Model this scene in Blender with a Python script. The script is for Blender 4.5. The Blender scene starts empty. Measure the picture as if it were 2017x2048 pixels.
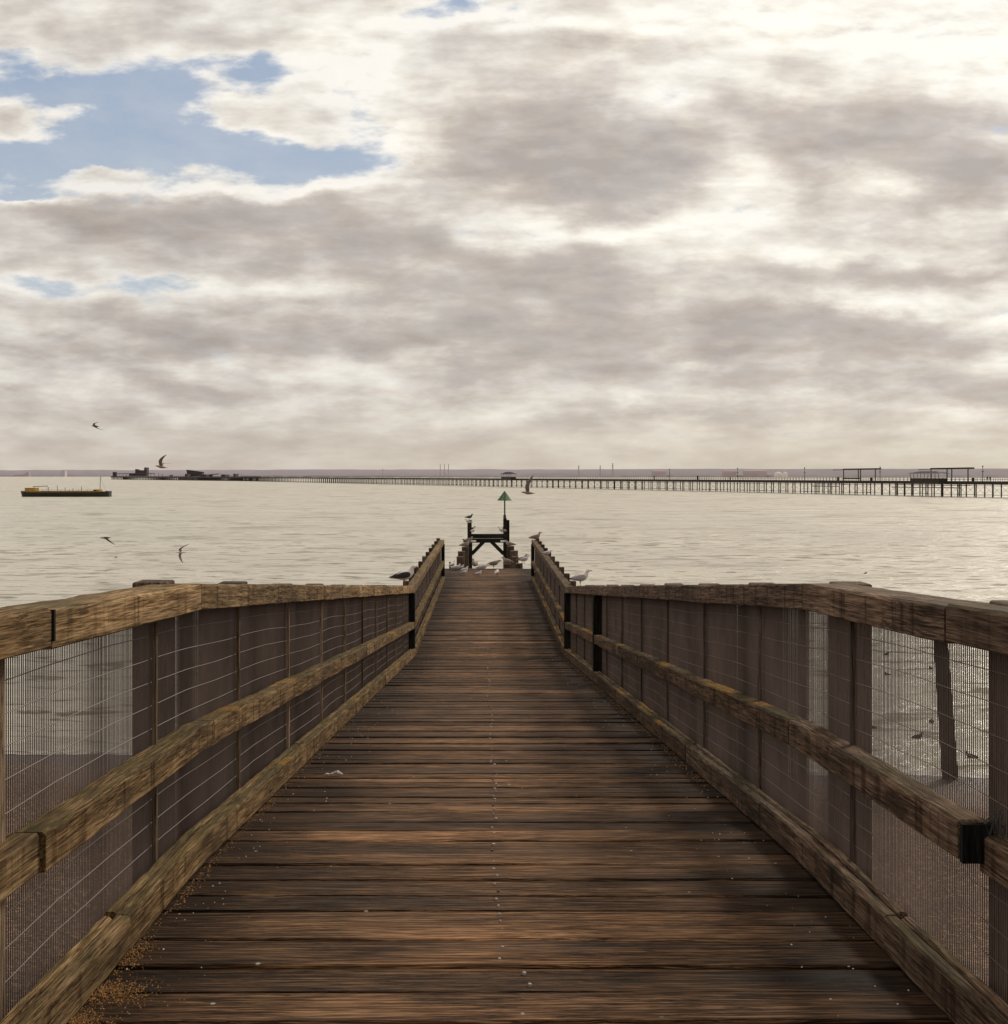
import bpy, math, random
from mathutils import Vector, Matrix, noise
R = math.radians
random.seed(7)
scene = bpy.context.scene
col = scene.collection
F = 2436.0; VX = 971.4; HY = 951.0; CAMZ = 7.0
CX = 0.06                      # centre line of the jetty

def at(px, py, Y):
    return Vector(((px - VX) * Y / F, Y, CAMZ - (py - HY) * Y / F))
def on_sea(px, py):
    Y = F * CAMZ / (py - HY)
    return Vector(((px - VX) * Y / F, Y, 0.0))
def lerp(a, b, t): return a + (b - a) * t

# ------------------------------------------------------------------ helpers
class MB:
    def __init__(s):
        s.v = []; s.f = []; s.t = []; s.cur = 0.5
    def add(s, vs, fs):
        n = len(s.v)
        s.v += [tuple(v) for v in vs]
        s.f += [tuple(i + n for i in f) for f in fs]
        s.t += [s.cur] * len(vs)
    def hexa(s, a, b):
        """a, b: two quads (4 points each, same winding)"""
        s.add(list(a) + list(b), [(3, 2, 1, 0), (4, 5, 6, 7), (0, 1, 5, 4), (1, 2, 6, 5), (2, 3, 7, 6), (3, 0, 4, 7)])
    def box(s, x0, x1, y0, y1, z0, z1):
        s.hexa([(x0, y0, z0), (x1, y0, z0), (x1, y1, z0), (x0, y1, z0)],
               [(x0, y0, z1), (x1, y0, z1), (x1, y1, z1), (x0, y1, z1)])
    def bar(s, p, q, w, h, up=(0, 0, 1)):
        p = Vector(p); q = Vector(q); d = (q - p).normalized(); up = Vector(up)
        sd = d.cross(up)
        if sd.length < 1e-4: sd = d.cross(Vector((1, 0, 0)))
        sd.normalize(); u = sd.cross(d).normalized()
        c = [sd * (-w / 2) - u * (h / 2), sd * (w / 2) - u * (h / 2), sd * (w / 2) + u * (h / 2), sd * (-w / 2) + u * (h / 2)]
        s.hexa([p + k for k in c], [q + k for k in c])
    def tube(s, pts, rad, n=8, cap=True):
        """rad: float, list of floats or list of (ra, rb)"""
        pts = [Vector(p) for p in pts]; m = len(pts)
        rings = []
        for i, p in enumerate(pts):
            d = (pts[min(i + 1, m - 1)] - pts[max(i - 1, 0)]).normalized()
            sd = d.cross(Vector((0, 0, 1)))
            if sd.length < 1e-3: sd = Vector((0, 1, 0))
            sd.normalize(); u = sd.cross(d)
            r = rad[i] if isinstance(rad, (list, tuple)) else rad
            ra, rb = r if isinstance(r, (list, tuple)) else (r, r)
            rings.append([p + sd * (ra * math.cos(2 * math.pi * k / n)) + u * (rb * math.sin(2 * math.pi * k / n)) for k in range(n)])
        fs = []
        for i in range(m - 1):
            for k in range(n):
                a = i * n + k; b = i * n + (k + 1) % n
                fs.append((a, b, b + n, a + n))
        if cap:
            fs.append(tuple(range(n))[::-1]); fs.append(tuple(range((m - 1) * n, m * n)))
        s.add([v for r_ in rings for v in r_], fs)
    def cone(s, c, r, h, n=16, r2=0.0):
        c = Vector(c)
        s.tube([c, c + Vector((0, 0, h))], [r, max(r2, 0.0005)], n)
    def plate(s, poly, t=0.0):
        """poly of xyz; extruded by vector t"""
        n = len(poly); t = Vector(t)
        a = [Vector(p) for p in poly]; b = [p + t for p in a]
        s.add(a + b, [tuple(range(n))[::-1], tuple(range(n, 2 * n))] + [(i, (i + 1) % n, n + (i + 1) % n, n + i) for i in range(n)])
    def build(s, name, mat, parent=None, smooth=False, bevel=0.0):
        me = bpy.data.meshes.new(name); me.from_pydata(s.v, [], s.f); me.validate()
        if mat: me.materials.append(mat)
        at_ = me.attributes.new('tint', 'FLOAT', 'POINT')
        if len(at_.data) == len(s.t): at_.data.foreach_set('value', s.t)
        o = bpy.data.objects.new(name, me); col.objects.link(o)
        if smooth:
            for p in me.polygons: p.use_smooth = True
        if bevel:
            b = o.modifiers.new('edge', 'BEVEL'); b.width = bevel; b.segments = 2; b.limit_method = 'ANGLE'; b.angle_limit = R(40)
        if parent: o.parent = parent
        return o
def tag(o, label=None, cat=None, group=None, kind=None):
    if label: o['label'] = label
    if cat: o['category'] = cat
    if group: o['group'] = group
    if kind: o['kind'] = kind
    return o
def empty(name, loc=(0, 0, 0), rz=0.0, label=None, cat=None, group=None):
    o = bpy.data.objects.new(name, None); col.objects.link(o)
    o.location = loc; o.rotation_euler = (0, 0, rz); o.empty_display_size = 0.1
    return tag(o, label, cat, group)
def copy_tree(o, parent=None):
    c = o.copy(); col.objects.link(c)
    if parent: c.parent = parent
    for ch in list(o.children): copy_tree(ch, c)
    return c

# ------------------------------------------------------------------ node helpers
class NT:
    def __init__(s, nt): s.nt = nt; s.n = nt.nodes; s.l = nt.links
    def node(s, t, **kw):
        n = s.n.new(t)
        for k, v in kw.items(): setattr(n, k, v)
        return n
    def put(s, sock, v):
        if isinstance(v, bpy.types.NodeSocket): s.l.new(v, sock)
        elif v is not None: sock.default_value = v
    def m(s, op, a, b=None, c=None, clamp=False):
        n = s.n.new('ShaderNodeMath'); n.operation = op; n.use_clamp = clamp
        s.put(n.inputs[0], a); s.put(n.inputs[1], b); s.put(n.inputs[2], c)
        return n.outputs[0]
    def vm(s, op, a, b=None):
        n = s.n.new('ShaderNodeVectorMath'); n.operation = op
        s.put(n.inputs[0], a); s.put(n.inputs[1], b)
        return n.outputs[0]
    def noise(s, vec, scale=5, detail=4, rough=0.5, dist=0.0, out=0, lac=2.0):
        n = s.n.new('ShaderNodeTexNoise'); s.put(n.inputs['Vector'], vec)
        n.inputs['Scale'].default_value = scale; n.inputs['Detail'].default_value = detail
        n.inputs['Roughness'].default_value = rough; n.inputs['Distortion'].default_value = dist
        n.inputs['Lacunarity'].default_value = lac
        return n.outputs[out]
    def ramp(s, fac, stops, interp='LINEAR'):
        n = s.n.new('ShaderNodeValToRGB'); e = n.color_ramp.elements; n.color_ramp.interpolation = interp
        while len(e) < len(stops): e.new(0.5)
        for i, (p, c) in enumerate(stops):
            e[i].position = p
            e[i].color = (c, c, c, 1) if isinstance(c, (int, float)) else (*c, 1)
        s.put(n.inputs[0], fac)
        return n.outputs[0]
    def step(s, v, a, b):
        n = s.n.new('ShaderNodeMapRange'); n.interpolation_type = 'SMOOTHSTEP'
        s.put(n.inputs[0], v); n.inputs[1].default_value = a; n.inputs[2].default_value = b
        return n.outputs[0]
    def mix(s, f, a, b, mode='MIX'):
        n = s.n.new('ShaderNodeMix'); n.data_type = 'RGBA'; n.blend_type = mode
        s.put(n.inputs[0], f)
        for i, v in ((6, a), (7, b)):
            if isinstance(v, tuple) and len(v) == 3: v = (*v, 1)
            s.put(n.inputs[i], v)
        return n.outputs[2]
    def comb(s, x, y, z):
        n = s.n.new('ShaderNodeCombineXYZ'); s.put(n.inputs[0], x); s.put(n.inputs[1], y); s.put(n.inputs[2], z)
        return n.outputs[0]
    def sep(s, v):
        n = s.n.new('ShaderNodeSeparateXYZ'); s.put(n.inputs[0], v); return n.outputs
    def bump(s, h, strength=0.5, dist=0.01, normal=None):
        n = s.n.new('ShaderNodeBump'); s.put(n.inputs['Height'], h)
        n.inputs['Strength'].default_value = strength; n.inputs['Distance'].default_value = dist
        s.put(n.inputs['Normal'], normal)
        return n.outputs[0]
def new_mat(name):
    m = bpy.data.materials.new(name); m.use_nodes = True
    T = NT(m.node_tree); b = m.node_tree.nodes['Principled BSDF']
    return m, T, b
def simple(name, c, rough=0.7, var=0.25, scale=6.0, metal=0.0):
    m, T, b = new_mat(name)
    tc = T.node('ShaderNodeTexCoord').outputs['Object']
    n = T.noise(tc, scale, 5, 0.6)
    k = T.ramp(n, [(0.25, 1 - var), (0.75, 1 + var)])
    T.put(b.inputs['Base Color'], T.mix(1.0, (*c, 1), k, 'MULTIPLY'))
    b.inputs['Roughness'].default_value = rough; b.inputs['Metallic'].default_value = metal
    return m

def wood(name, c_dark, c_mid, c_light, axis='y', rough=0.75, moss=0.0, lichen=0.0, deck=False, bump=0.6, grain=1.0):
    m, T, b = new_mat(name)
    tc = T.node('ShaderNodeTexCoord').outputs['Object']
    tint = T.node('ShaderNodeAttribute', attribute_name='tint').outputs['Fac']
    if axis == 'y':      # grain follows the slope of the jetty
        cx_, cy_, cz_ = T.sep(tc)
        ya = T.m('MINIMUM', cy_, 4.42); yb = T.m('SUBTRACT', T.m('MINIMUM', T.m('MAXIMUM', cy_, 4.42), 17.69), 4.42)
        cz_ = T.m('ADD', cz_, T.m('ADD', T.m('MULTIPLY', ya, 0.0483), T.m('MULTIPLY', yb, 0.09175)))
        tc = T.comb(cx_, cy_, cz_)
    # every piece of timber reads its own part of the noise
    off = T.comb(T.m('MULTIPLY', tint, 37.0), T.m('MULTIPLY', tint, 17.0), T.m('MULTIPLY', tint, 53.0))
    p = T.vm('ADD', tc, off)
    s = {'x': (2.6, 85, 85), 'y': (75, 2.4, 75), 'z': (75, 75, 2.4)}[axis]
    warp = T.noise(p, 2.2, 3, 0.5, out=1)
    pw = T.vm('ADD', p, T.vm('MULTIPLY', warp, (0.012, 0.012, 0.012)))
    g = T.noise(T.vm('MULTIPLY', pw, s), 1.0 * grain, 7, 0.68)
    fine = T.noise(T.vm('MULTIPLY', pw, tuple(3.2 * k for k in s)), 1.0, 4, 0.6)
    crack = T.noise(T.vm('MULTIPLY', pw, tuple((0.6 if k < 2 else 1.1) * k for k in s)), 1.0, 5, 0.65)
    crack = T.step(T.m('ABSOLUTE', T.m('SUBTRACT', crack, 0.5)), 0.004, 0.03)
    cmask = T.step(T.noise(p, 2.2, 2, 0.5), 0.42, 0.58)
    crack = T.m('MAXIMUM', crack, T.m('SUBTRACT', 1.0, cmask))
    c = T.ramp(T.m('ADD', T.m('MULTIPLY', g, 0.5), T.m('MULTIPLY', fine, 0.5)), [(0.40, c_dark), (0.495, c_mid), (0.60, c_light)])
    # weathering blotches
    bl = T.noise(T.vm('MULTIPLY', p, {'x': (0.9, 5.5, 5.5), 'y': (5.5, 0.9, 5.5), 'z': (5.5, 5.5, 0.9)}[axis]), 1.0, 7, 0.7)
    c = T.mix(1.0, c, T.ramp(bl, [(0.36, 0.5), (0.5, 1.0), (0.64, 1.4)]), 'MULTIPLY')
    c = T.mix(1.0, c, T.ramp(tint, [(0.0, 0.36), (0.5, 0.88), (1.0, 1.7)]), 'MULTIPLY')
    # dark run marks on the upright faces
    geo = T.node('ShaderNodeNewGeometry')
    nz = T.sep(geo.outputs['Normal'])[2]
    side = T.m('SUBTRACT', 1.0, T.m('ABSOLUTE', nz), clamp=True)
    if axis != 'z' and not deck:
        run = T.noise(T.vm('MULTIPLY', p, (14, 14, 1.2)), 1.0, 4, 0.6)
        c = T.mix(T.m('MULTIPLY', side, T.step(run, 0.5, 0.68)), c, T.mix(1.0, c, (0.4, 0.37, 0.33), 'MULTIPLY'))
    c = T.mix(T.m('MULTIPLY', T.m('SUBTRACT', 1.0, crack), 0.85), c, tuple(0.25 * k for k in c_dark))
    # knots
    vor = T.node('ShaderNodeTexVoronoi'); vor.feature = 'F1'
    ks = {'x': (1.3, 5, 5), 'y': (5, 1.3, 5), 'z': (5, 5, 1.3)}[axis]
    T.put(vor.inputs['Vector'], T.vm('MULTIPLY', pw, ks)); vor.inputs['Scale'].default_value = 1.0
    kn = T.step(vor.outputs['Distance'], 0.10, 0.17)
    c = T.mix(T.m('MULTIPLY', T.m('SUBTRACT', 1.0, kn), 0.65), c, tuple(0.45 * k for k in c_dark))
    px = T.sep(tc)
    h = T.m('ADD', T.m('MULTIPLY', g, 0.7), T.m('MULTIPLY', fine, 0.3))
    h = T.m('ADD', h, T.m('MULTIPLY', crack, 0.8))
    if deck:
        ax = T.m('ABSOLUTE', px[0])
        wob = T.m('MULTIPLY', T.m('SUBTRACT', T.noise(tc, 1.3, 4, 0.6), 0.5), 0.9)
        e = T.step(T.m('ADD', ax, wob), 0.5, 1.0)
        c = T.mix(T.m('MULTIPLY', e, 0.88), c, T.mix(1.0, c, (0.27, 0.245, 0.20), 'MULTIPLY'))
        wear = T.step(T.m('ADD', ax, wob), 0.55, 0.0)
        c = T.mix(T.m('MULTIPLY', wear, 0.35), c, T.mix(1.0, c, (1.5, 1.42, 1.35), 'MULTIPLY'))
        sp = T.node('ShaderNodeTexVoronoi'); sp.feature = 'F1'; sp.inputs['Scale'].default_value = 16
        T.put(sp.inputs['Vector'], tc)
        rnd = T.sep(sp.outputs['Color'])
        dots = T.m('MULTIPLY', T.step(sp.outputs['Distance'], 0.13, 0.08), T.step(rnd[0], 0.955, 0.965))
        c = T.mix(T.m('MULTIPLY', dots, 0.8), c, (0.5, 0.48, 0.44))
    up = T.step(nz, 0.35, 0.85)
    if moss:
        mn = T.noise(p, 3.5, 6, 0.65)
        mk = T.m('MULTIPLY', T.step(mn, 0.62 - 0.3 * moss, 0.70 - 0.1 * moss), T.m('ADD', T.m('MULTIPLY', up, 0.8), 0.05))
        c = T.mix(T.m('MULTIPLY', mk, 0.75), c, T.ramp(fine, [(0.3, (0.020, 0.018, 0.006)), (0.7, (0.10, 0.085, 0.03))]))
    if lichen:
        ln = T.noise(p, 1.3, 3, 0.5); ls = T.noise(p, 30.0, 4, 0.7)
        lk = T.m('MULTIPLY', T.step(ln, 0.66 - 0.17 * lichen, 0.72 - 0.15 * lichen), T.step(ls, 0.40, 0.52))
        lk = T.m('MULTIPLY', lk, T.m('ADD', T.m('MULTIPLY', up, 0.9), 0.04))
        c = T.mix(lk, c, T.ramp(fine, [(0.3, (0.17, 0.080, 0.010)), (0.7, (0.34, 0.185, 0.028))]))
    T.put(b.inputs['Base Color'], c)
    T.put(b.inputs['Roughness'], T.ramp(bl, [(0.3, rough - 0.14), (0.7, min(1, rough + 0.12))]))
    b.inputs['Specular IOR Level'].default_value = 0.12 if deck else 0.10
    T.put(b.inputs['Normal'], T.bump(h, bump, 0.006))
    return m

# ------------------------------------------------------------------ materials
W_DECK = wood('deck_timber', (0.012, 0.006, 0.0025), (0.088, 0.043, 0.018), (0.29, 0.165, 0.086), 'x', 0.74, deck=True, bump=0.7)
W_LEFT = wood('rail_timber_sunlit', (0.060, 0.032, 0.013), (0.205, 0.125, 0.058), (0.39, 0.27, 0.145), 'y', 0.85, moss=0.8)  # left rails: golden sunlight put into the timber colour
W_LEFTM = wood('mid_rail_timber_sunlit', (0.050, 0.027, 0.011), (0.178, 0.106, 0.047), (0.36, 0.24, 0.122), 'y', 0.85, moss=1.15, lichen=0.35)  # same sunlit tone, plus moss and a little lichen
W_RIGHT = wood('rail_timber_shaded', (0.036, 0.020, 0.012), (0.130, 0.080, 0.052), (0.27, 0.18, 0.122), 'y', 0.8, moss=0.8)  # right rails: same timber with the shade put into its colour
W_RIGHTM = wood('mid_rail_timber_lichen', (0.030, 0.016, 0.009), (0.110, 0.067, 0.040), (0.24, 0.155, 0.100), 'y', 0.85, moss=1.0, lichen=0.9)  # shaded tone in the colour, plus moss and lichen growth
W_POST = wood('post_timber', (0.035, 0.024, 0.017), (0.085, 0.058, 0.042), (0.15, 0.105, 0.075), 'z', 0.8, moss=0.4)
W_DARK = wood('tarred_timber', (0.008, 0.007, 0.006), (0.018, 0.016, 0.013), (0.04, 0.034, 0.027), 'z', 0.8, moss=0.3)
W_DARKX = wood('tarred_beam', (0.008, 0.008, 0.006), (0.018, 0.017, 0.013), (0.035, 0.032, 0.025), 'x', 0.8)
W_BATT = wood('batten_timber', (0.07, 0.045, 0.028), (0.16, 0.11, 0.07), (0.26, 0.19, 0.13), 'z', 0.8)
W_BATTR = wood('batten_timber_dark', (0.035, 0.025, 0.02), (0.08, 0.058, 0.046), (0.14, 0.10, 0.08), 'z', 0.8)  # right-hand battens, darkened in colour to match the shaded rails
M_WIRE = simple('mesh_wire', (0.120, 0.086, 0.072), 0.85, 0.35, 3.0, 0.0)
M_WIREH = simple('mesh_cross_wire', (0.16, 0.125, 0.11), 0.6, 0.3, 2.0, 0.0)
M_BOLT = simple('bolt_steel', (0.34, 0.30, 0.26), 0.5, 0.5, 30.0, 0.3)
M_RUST = simple('rusty_nail', (0.10, 0.055, 0.03), 0.7)
M_IRON = simple('dark_iron', (0.03, 0.028, 0.026), 0.6)
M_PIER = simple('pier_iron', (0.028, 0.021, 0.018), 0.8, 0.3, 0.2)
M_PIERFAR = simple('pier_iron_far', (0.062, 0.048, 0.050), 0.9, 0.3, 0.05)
M_WHITE = simple('white_plate', (0.72, 0.70, 0.66), 0.6, 0.1)

# ------------------------------------------------------------------ world: broken cloud over blue
SUN_AZ, SUN_EL = 38.0, 34.0           # degrees right of the jetty's axis, above the horizon
sd = Vector((math.sin(R(SUN_AZ)) * math.cos(R(SUN_EL)), math.cos(R(SUN_AZ)) * math.cos(R(SUN_EL)), math.sin(R(SUN_EL))))
world = bpy.data.worlds.new('World'); scene.world = world; world.use_nodes = True
T = NT(world.node_tree)
for n in list(T.n): T.n.remove(n)
out = T.node('ShaderNodeOutputWorld'); bg = T.node('ShaderNodeBackground')
T.l.new(bg.outputs[0], out.inputs[0])
sky = T.node('ShaderNodeTexSky', sky_type='NISHITA'); sky.sun_disc = False
sky.sun_elevation = R(SUN_EL); sky.sun_rotation = R(SUN_AZ); sky.altitude = 10; sky.air_density = 1.0; sky.dust_density = 1.5
gen = T.node('ShaderNodeTexCoord').outputs['Generated']
X, Y, Z = T.sep(gen)
zc = T.m('MAXIMUM', Z, 0.0)
den = T.m('ADD', zc, 0.10)
P = T.comb(T.m('DIVIDE', X, den), T.m('DIVIDE', Y, den), 0.0)          # cloud deck overhead, seen in perspective
ysafe = T.m('MAXIMUM', Y, 0.05)
gx = T.m('DIVIDE', X, ysafe); gy = T.m('DIVIDE', zc, ysafe)
front = T.step(Y, 0.2, 0.5)
wv = T.noise(T.comb(T.m('MULTIPLY', gx, 5.0), T.m('MULTIPLY', gy, 11.0), 0.0), 1.0, 6, 0.6, out=1)
wx, wy, _ = T.sep(wv)
gxw = T.m('ADD', gx, T.m('MULTIPLY', T.m('SUBTRACT', wx, 0.5), 0.20))
gyw = T.m('ADD', gy, T.m('MULTIPLY', T.m('SUBTRACT', wy, 0.5), 0.085))
def blob(cx, cy, rx, ry, amp, a=gxw, b=gyw):
    # positions in the photograph's 1904-wide pixels, turned into directions
    ux = (cx * 1.0593 - VX) / F; uy = (HY - cy * 1.0593) / F
    kx = rx * 1.0593 / F; ky = ry * 1.0593 / F
    dx = T.m('DIVIDE', T.m('SUBTRACT', a, ux), kx); dy = T.m('DIVIDE', T.m('SUBTRACT', b, uy), ky)
    r2 = T.m('ADD', T.m('MULTIPLY', dx, dx), T.m('MULTIPLY', dy, dy))
    return T.m('MULTIPLY', T.m('POWER', 2.718, T.m('MULTIPLY', r2, -1.0)), amp)
def total(lst):
    r = lst[0]
    for k in lst[1:]: r = T.m('ADD', r, k)
    return T.m('MULTIPLY', r, front)
gap = total([blob(200, 165, 260, 62, 1.0), blob(330, 265, 330, 62, 1.0), blob(70, 290, 230, 62, 0.8), blob(560, 300, 150, 35, 0.65), blob(500, 110, 110, 25, 0.55),
             blob(810, 38, 75, 26, 0.48), blob(140, 548, 210, 27, 0.62), blob(20, 370, 110, 14, 0.7), blob(640, 180, 60, 34, 0.22),
             blob(60, 215, 80, 40, -0.85), blob(160, 185, 45, 20, -0.5), blob(30, 278, 60, 12, -0.6), blob(210, 325, 95, 22, -0.7), blob(480, 215, 120, 30, -0.6), blob(950, 30, 60, 18, 0.2)])
dark = total([blob(1030, 290, 260, 72, 0.44), blob(1220, 350, 170, 40, 0.14), blob(1640, 235, 330, 60, 0.22), blob(1860, 335, 190, 52, 0.26), blob(470, 405, 260, 50, 0.18), blob(140, 415, 240, 28, 0.14),
              blob(650, 470, 240, 38, 0.16), blob(1000, 520, 420, 40, 0.2), blob(1050, 610, 620, 62, 0.20), blob(420, 665, 330, 32, 0.16), blob(1000, 100, 200, 22, 0.08), blob(900, 60, 300, 22, -0.18), blob(690, 160, 110, 60, -0.16), blob(1250, 190, 90, 22, -0.14), blob(1500, 650, 500, 50, 0.16),
              blob(1780, 500, 240, 20, 0.16), blob(150, 45, 330, 45, 0.08), blob(1500, 740, 700, 42, 0.10), blob(250, 740, 300, 26, 0.09), blob(1050, 690, 260, 26, 0.12), blob(1700, 620, 90, 30, 0.1),
              blob(1500, 30, 520, 60, -0.22), blob(1850, 120, 200, 60, -0.14), blob(1150, 430, 260, 26, -0.22), blob(1420, 330, 130, 50, -0.18), blob(1690, 330, 90, 22, -0.2), blob(1640, 555, 230, 24, -0.26), blob(1500, 470, 240, 28, -0.12),
              blob(250, 350, 330, 16, -0.16), blob(600, 350, 220, 16, -0.18), blob(500, 545, 330, 20, -0.14), blob(1330, 700, 90, 12, -0.12), blob(770, 685, 45, 14, -0.16), blob(1180, 768, 110, 12, -0.12), blob(600, 130, 200, 50, -0.10), blob(1780, 780, 60, 14, -0.16), blob(700, 240, 70, 50, -0.12)])
def fbm(vec, sc): return T.noise(vec, sc, 12, 0.54, 0.0)
Q = T.vm('MULTIPLY', P, (1.0, 0.62, 1.0))
off = Vector((sd.x, sd.y, 0)).normalized() * -0.10
n1 = fbm(Q, 1.35)
n2 = fbm(T.vm('ADD', Q, tuple(off)), 1.35)
lit = T.m('SUBTRACT', n1, n2)
hi = T.noise(Q, 4.2, 9, 0.6, 0.0)
# fine billows measured in angle, so that distant rows keep their puffs
bill = T.noise(T.comb(T.m('MULTIPLY', gx, 17.0), T.m('MULTIPLY', gy, 48.0), 3.0), 1.0, 12, 0.55, 0.1)
bill2 = T.noise(T.comb(T.m('MULTIPLY', gx, 17.0), T.m('ADD', T.m('MULTIPLY', gy, 48.0), 0.34), 3.0), 1.0, 12, 0.55, 0.1)
ridge = T.m('SUBTRACT', bill, bill2)
thick = T.m('ADD', T.m('ADD', T.m('MULTIPLY', T.m('SUBTRACT', n1, 0.5), 0.55), T.m('MULTIPLY', T.m('SUBTRACT', hi, 0.5), 0.20)), T.m('MULTIPLY', T.m('SUBTRACT', bill, 0.5), 0.85))
thick = T.m('SUBTRACT', T.m('ADD', T.m('ADD', thick, dark), 0.285), T.m('MULTIPLY', T.m('MAXIMUM', gap, 0.0), 0.42))
# brightness falls with thickness; side facing the light is brighter
bright = T.m('SUBTRACT', 1.0, T.step(thick, 0.02, 0.70))
bright = T.m('ADD', bright, T.m('MULTIPLY', lit, 1.1))
bright = T.m('ADD', bright, T.m('MULTIPLY', ridge, 1.4), clamp=True)
cloud = T.ramp(bright, [(0.0, (0.425, 0.376, 0.345)), (0.35, (0.545, 0.490, 0.448)), (0.62, (0.715, 0.660, 0.600)), (0.84, (0.88, 0.84, 0.77)), (1.0, (0.99, 0.955, 0.895))])
# glow towards the hidden sun, dimmer away from it
dotn = T.node('ShaderNodeVectorMath', operation='DOT_PRODUCT'); T.put(dotn.inputs[0], gen); dotn.inputs[1].default_value = tuple(sd)
glow = T.step(dotn.outputs['Value'], 0.45, 1.0)
cloud = T.mix(1.0, cloud, T.mix(glow, (0.93, 0.92, 0.905), (1.15, 1.13, 1.08)), 'MULTIPLY')
blue = T.vm('MULTIPLY', sky.outputs[0], (0.075, 0.085, 0.105))
blue = T.mix(0.78, blue, (0.385, 0.46, 0.565))
blue = T.mix(T.step(gy, 0.34, 0.12), blue, (0.50, 0.56, 0.62))
cover = T.m('ADD', T.m('SUBTRACT', 0.44, T.m('MULTIPLY', gap, 1.22)), T.m('ADD', T.m('MULTIPLY', T.m('SUBTRACT', bill, 0.5), 1.9), T.m('MULTIPLY', T.m('SUBTRACT', hi, 0.5), 1.3)))
cmask = T.step(cover, -0.42, 0.16)
cmask = T.m('ADD', T.m('MULTIPLY', cmask, 0.86), T.m('MULTIPLY', T.step(hi, 0.35, 0.7), 0.14))
skycol = T.mix(cmask, blue, cloud)
# warm haze close to the horizon
hz = T.step(gy, 0.085, 0.0)
hazec = T.mix(T.step(gx, -0.3, 0.45), (0.56, 0.485, 0.40), (0.63, 0.54, 0.415))
skycol = T.mix(T.m('MULTIPLY', hz, 0.72), skycol, hazec)
skycol = T.mix(T.step(Z, 0.0, -0.03), skycol, (0.30, 0.27, 0.23))
T.put(bg.inputs['Color'], skycol); bg.inputs['Strength'].default_value = 1.0

sun = bpy.data.lights.new('sun', 'SUN'); sun.energy = 2.0; sun.angle = R(10); sun.color = (1.0, 0.90, 0.76)
so = bpy.data.objects.new('sun', sun); col.objects.link(so)
so.rotation_euler = sd.to_track_quat('Z', 'Y').to_euler()

# ------------------------------------------------------------------ camera
cam = bpy.data.cameras.new('camera'); co = bpy.data.objects.new('camera', cam); col.objects.link(co)
co.location = (0, 0, CAMZ); co.rotation_euler = (R(90), 0, 0)
cam.sensor_fit = 'HORIZONTAL'; cam.sensor_width = 36; cam.lens = 36 * F / 2017
cam.shift_x = (1008.5 - VX) / 2017; cam.shift_y = -(1024 - HY) / 2017
cam.clip_end = 40000; cam.clip_start = 0.05
scene.camera = co
scene.view_settings.view_transform = 'Standard'; scene.view_settings.look = 'None'
scene.view_settings.exposure = 0; scene.view_settings.gamma = 1

# ------------------------------------------------------------------ sea and beach
m, T, b = new_mat('sea_water')
pos = T.node('ShaderNodeNewGeometry').outputs['Position']
w1 = T.noise(T.vm('MULTIPLY', pos, (0.30, 0.85, 1)), 1.0, 4, 0.62, 0.35)
w2 = T.noise(T.vm('MULTIPLY', pos, (1.3, 3.4, 1)), 1.0, 5, 0.6, 0.3)
w3 = T.noise(T.vm('MULTIPLY', pos, (0.035, 0.11, 1)), 1.0, 3, 0.5)
Yp = T.sep(pos)[1]
near = T.step(Yp, 170.0, 25.0)
h = T.m('ADD', T.m('MULTIPLY', T.m('POWER', w1, 1.6), 0.62), T.m('MULTIPLY', w2, 0.15))
patch = T.ramp(w3, [(0.3, 0.55), (0.7, 1.25)])
h = T.m('MULTIPLY', h, patch)
nrm = T.bump(h, 1.0, 1.0); T.put(b.inputs['Normal'], nrm)
deepc = T.mix(T.step(w3, 0.35, 0.65), (0.50, 0.46, 0.375), (0.62, 0.575, 0.475))
# thin dark wavelets, each a short dash with its crest along the shore: the weaker sky mirroring of their near faces is painted dark
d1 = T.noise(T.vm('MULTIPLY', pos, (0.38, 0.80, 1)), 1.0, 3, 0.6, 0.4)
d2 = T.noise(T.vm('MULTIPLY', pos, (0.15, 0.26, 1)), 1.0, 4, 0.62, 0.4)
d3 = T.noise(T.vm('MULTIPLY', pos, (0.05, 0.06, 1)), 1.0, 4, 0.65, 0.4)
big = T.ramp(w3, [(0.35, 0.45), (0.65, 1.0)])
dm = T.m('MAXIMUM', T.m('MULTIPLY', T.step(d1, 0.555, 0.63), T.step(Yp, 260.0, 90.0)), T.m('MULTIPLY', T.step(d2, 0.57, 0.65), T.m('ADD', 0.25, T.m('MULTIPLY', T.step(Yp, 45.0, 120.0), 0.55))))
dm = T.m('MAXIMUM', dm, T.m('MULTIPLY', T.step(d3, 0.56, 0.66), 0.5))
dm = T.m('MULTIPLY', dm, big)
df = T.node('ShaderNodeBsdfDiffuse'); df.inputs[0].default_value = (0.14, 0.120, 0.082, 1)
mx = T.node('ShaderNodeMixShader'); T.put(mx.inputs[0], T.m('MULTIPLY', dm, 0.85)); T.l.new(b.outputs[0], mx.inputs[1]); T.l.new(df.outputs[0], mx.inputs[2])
T.l.new(mx.outputs[0], m.node_tree.nodes['Material Output'].inputs[0])
T.put(b.inputs['Base Color'], deepc)
T.put(b.inputs['Specular IOR Level'], T.m('SUBTRACT', 0.5, T.m('MULTIPLY', dm, 0.42)))
T.put(b.inputs['Roughness'], T.m('ADD', T.m('MULTIPLY', T.step(Yp, 40.0, 600.0), 0.10), 0.24))
b.inputs['IOR'].default_value = 1.33
b.inputs['Specular Tint'].default_value = (1.0, 0.95, 0.86, 1)
M_SEA = m
s = MB()
s.add([(-12000, -200, 0), (12000, -200, 0), (12000, 14000, 0), (-12000, 14000, 0)], [(0, 1, 2, 3)])
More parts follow.
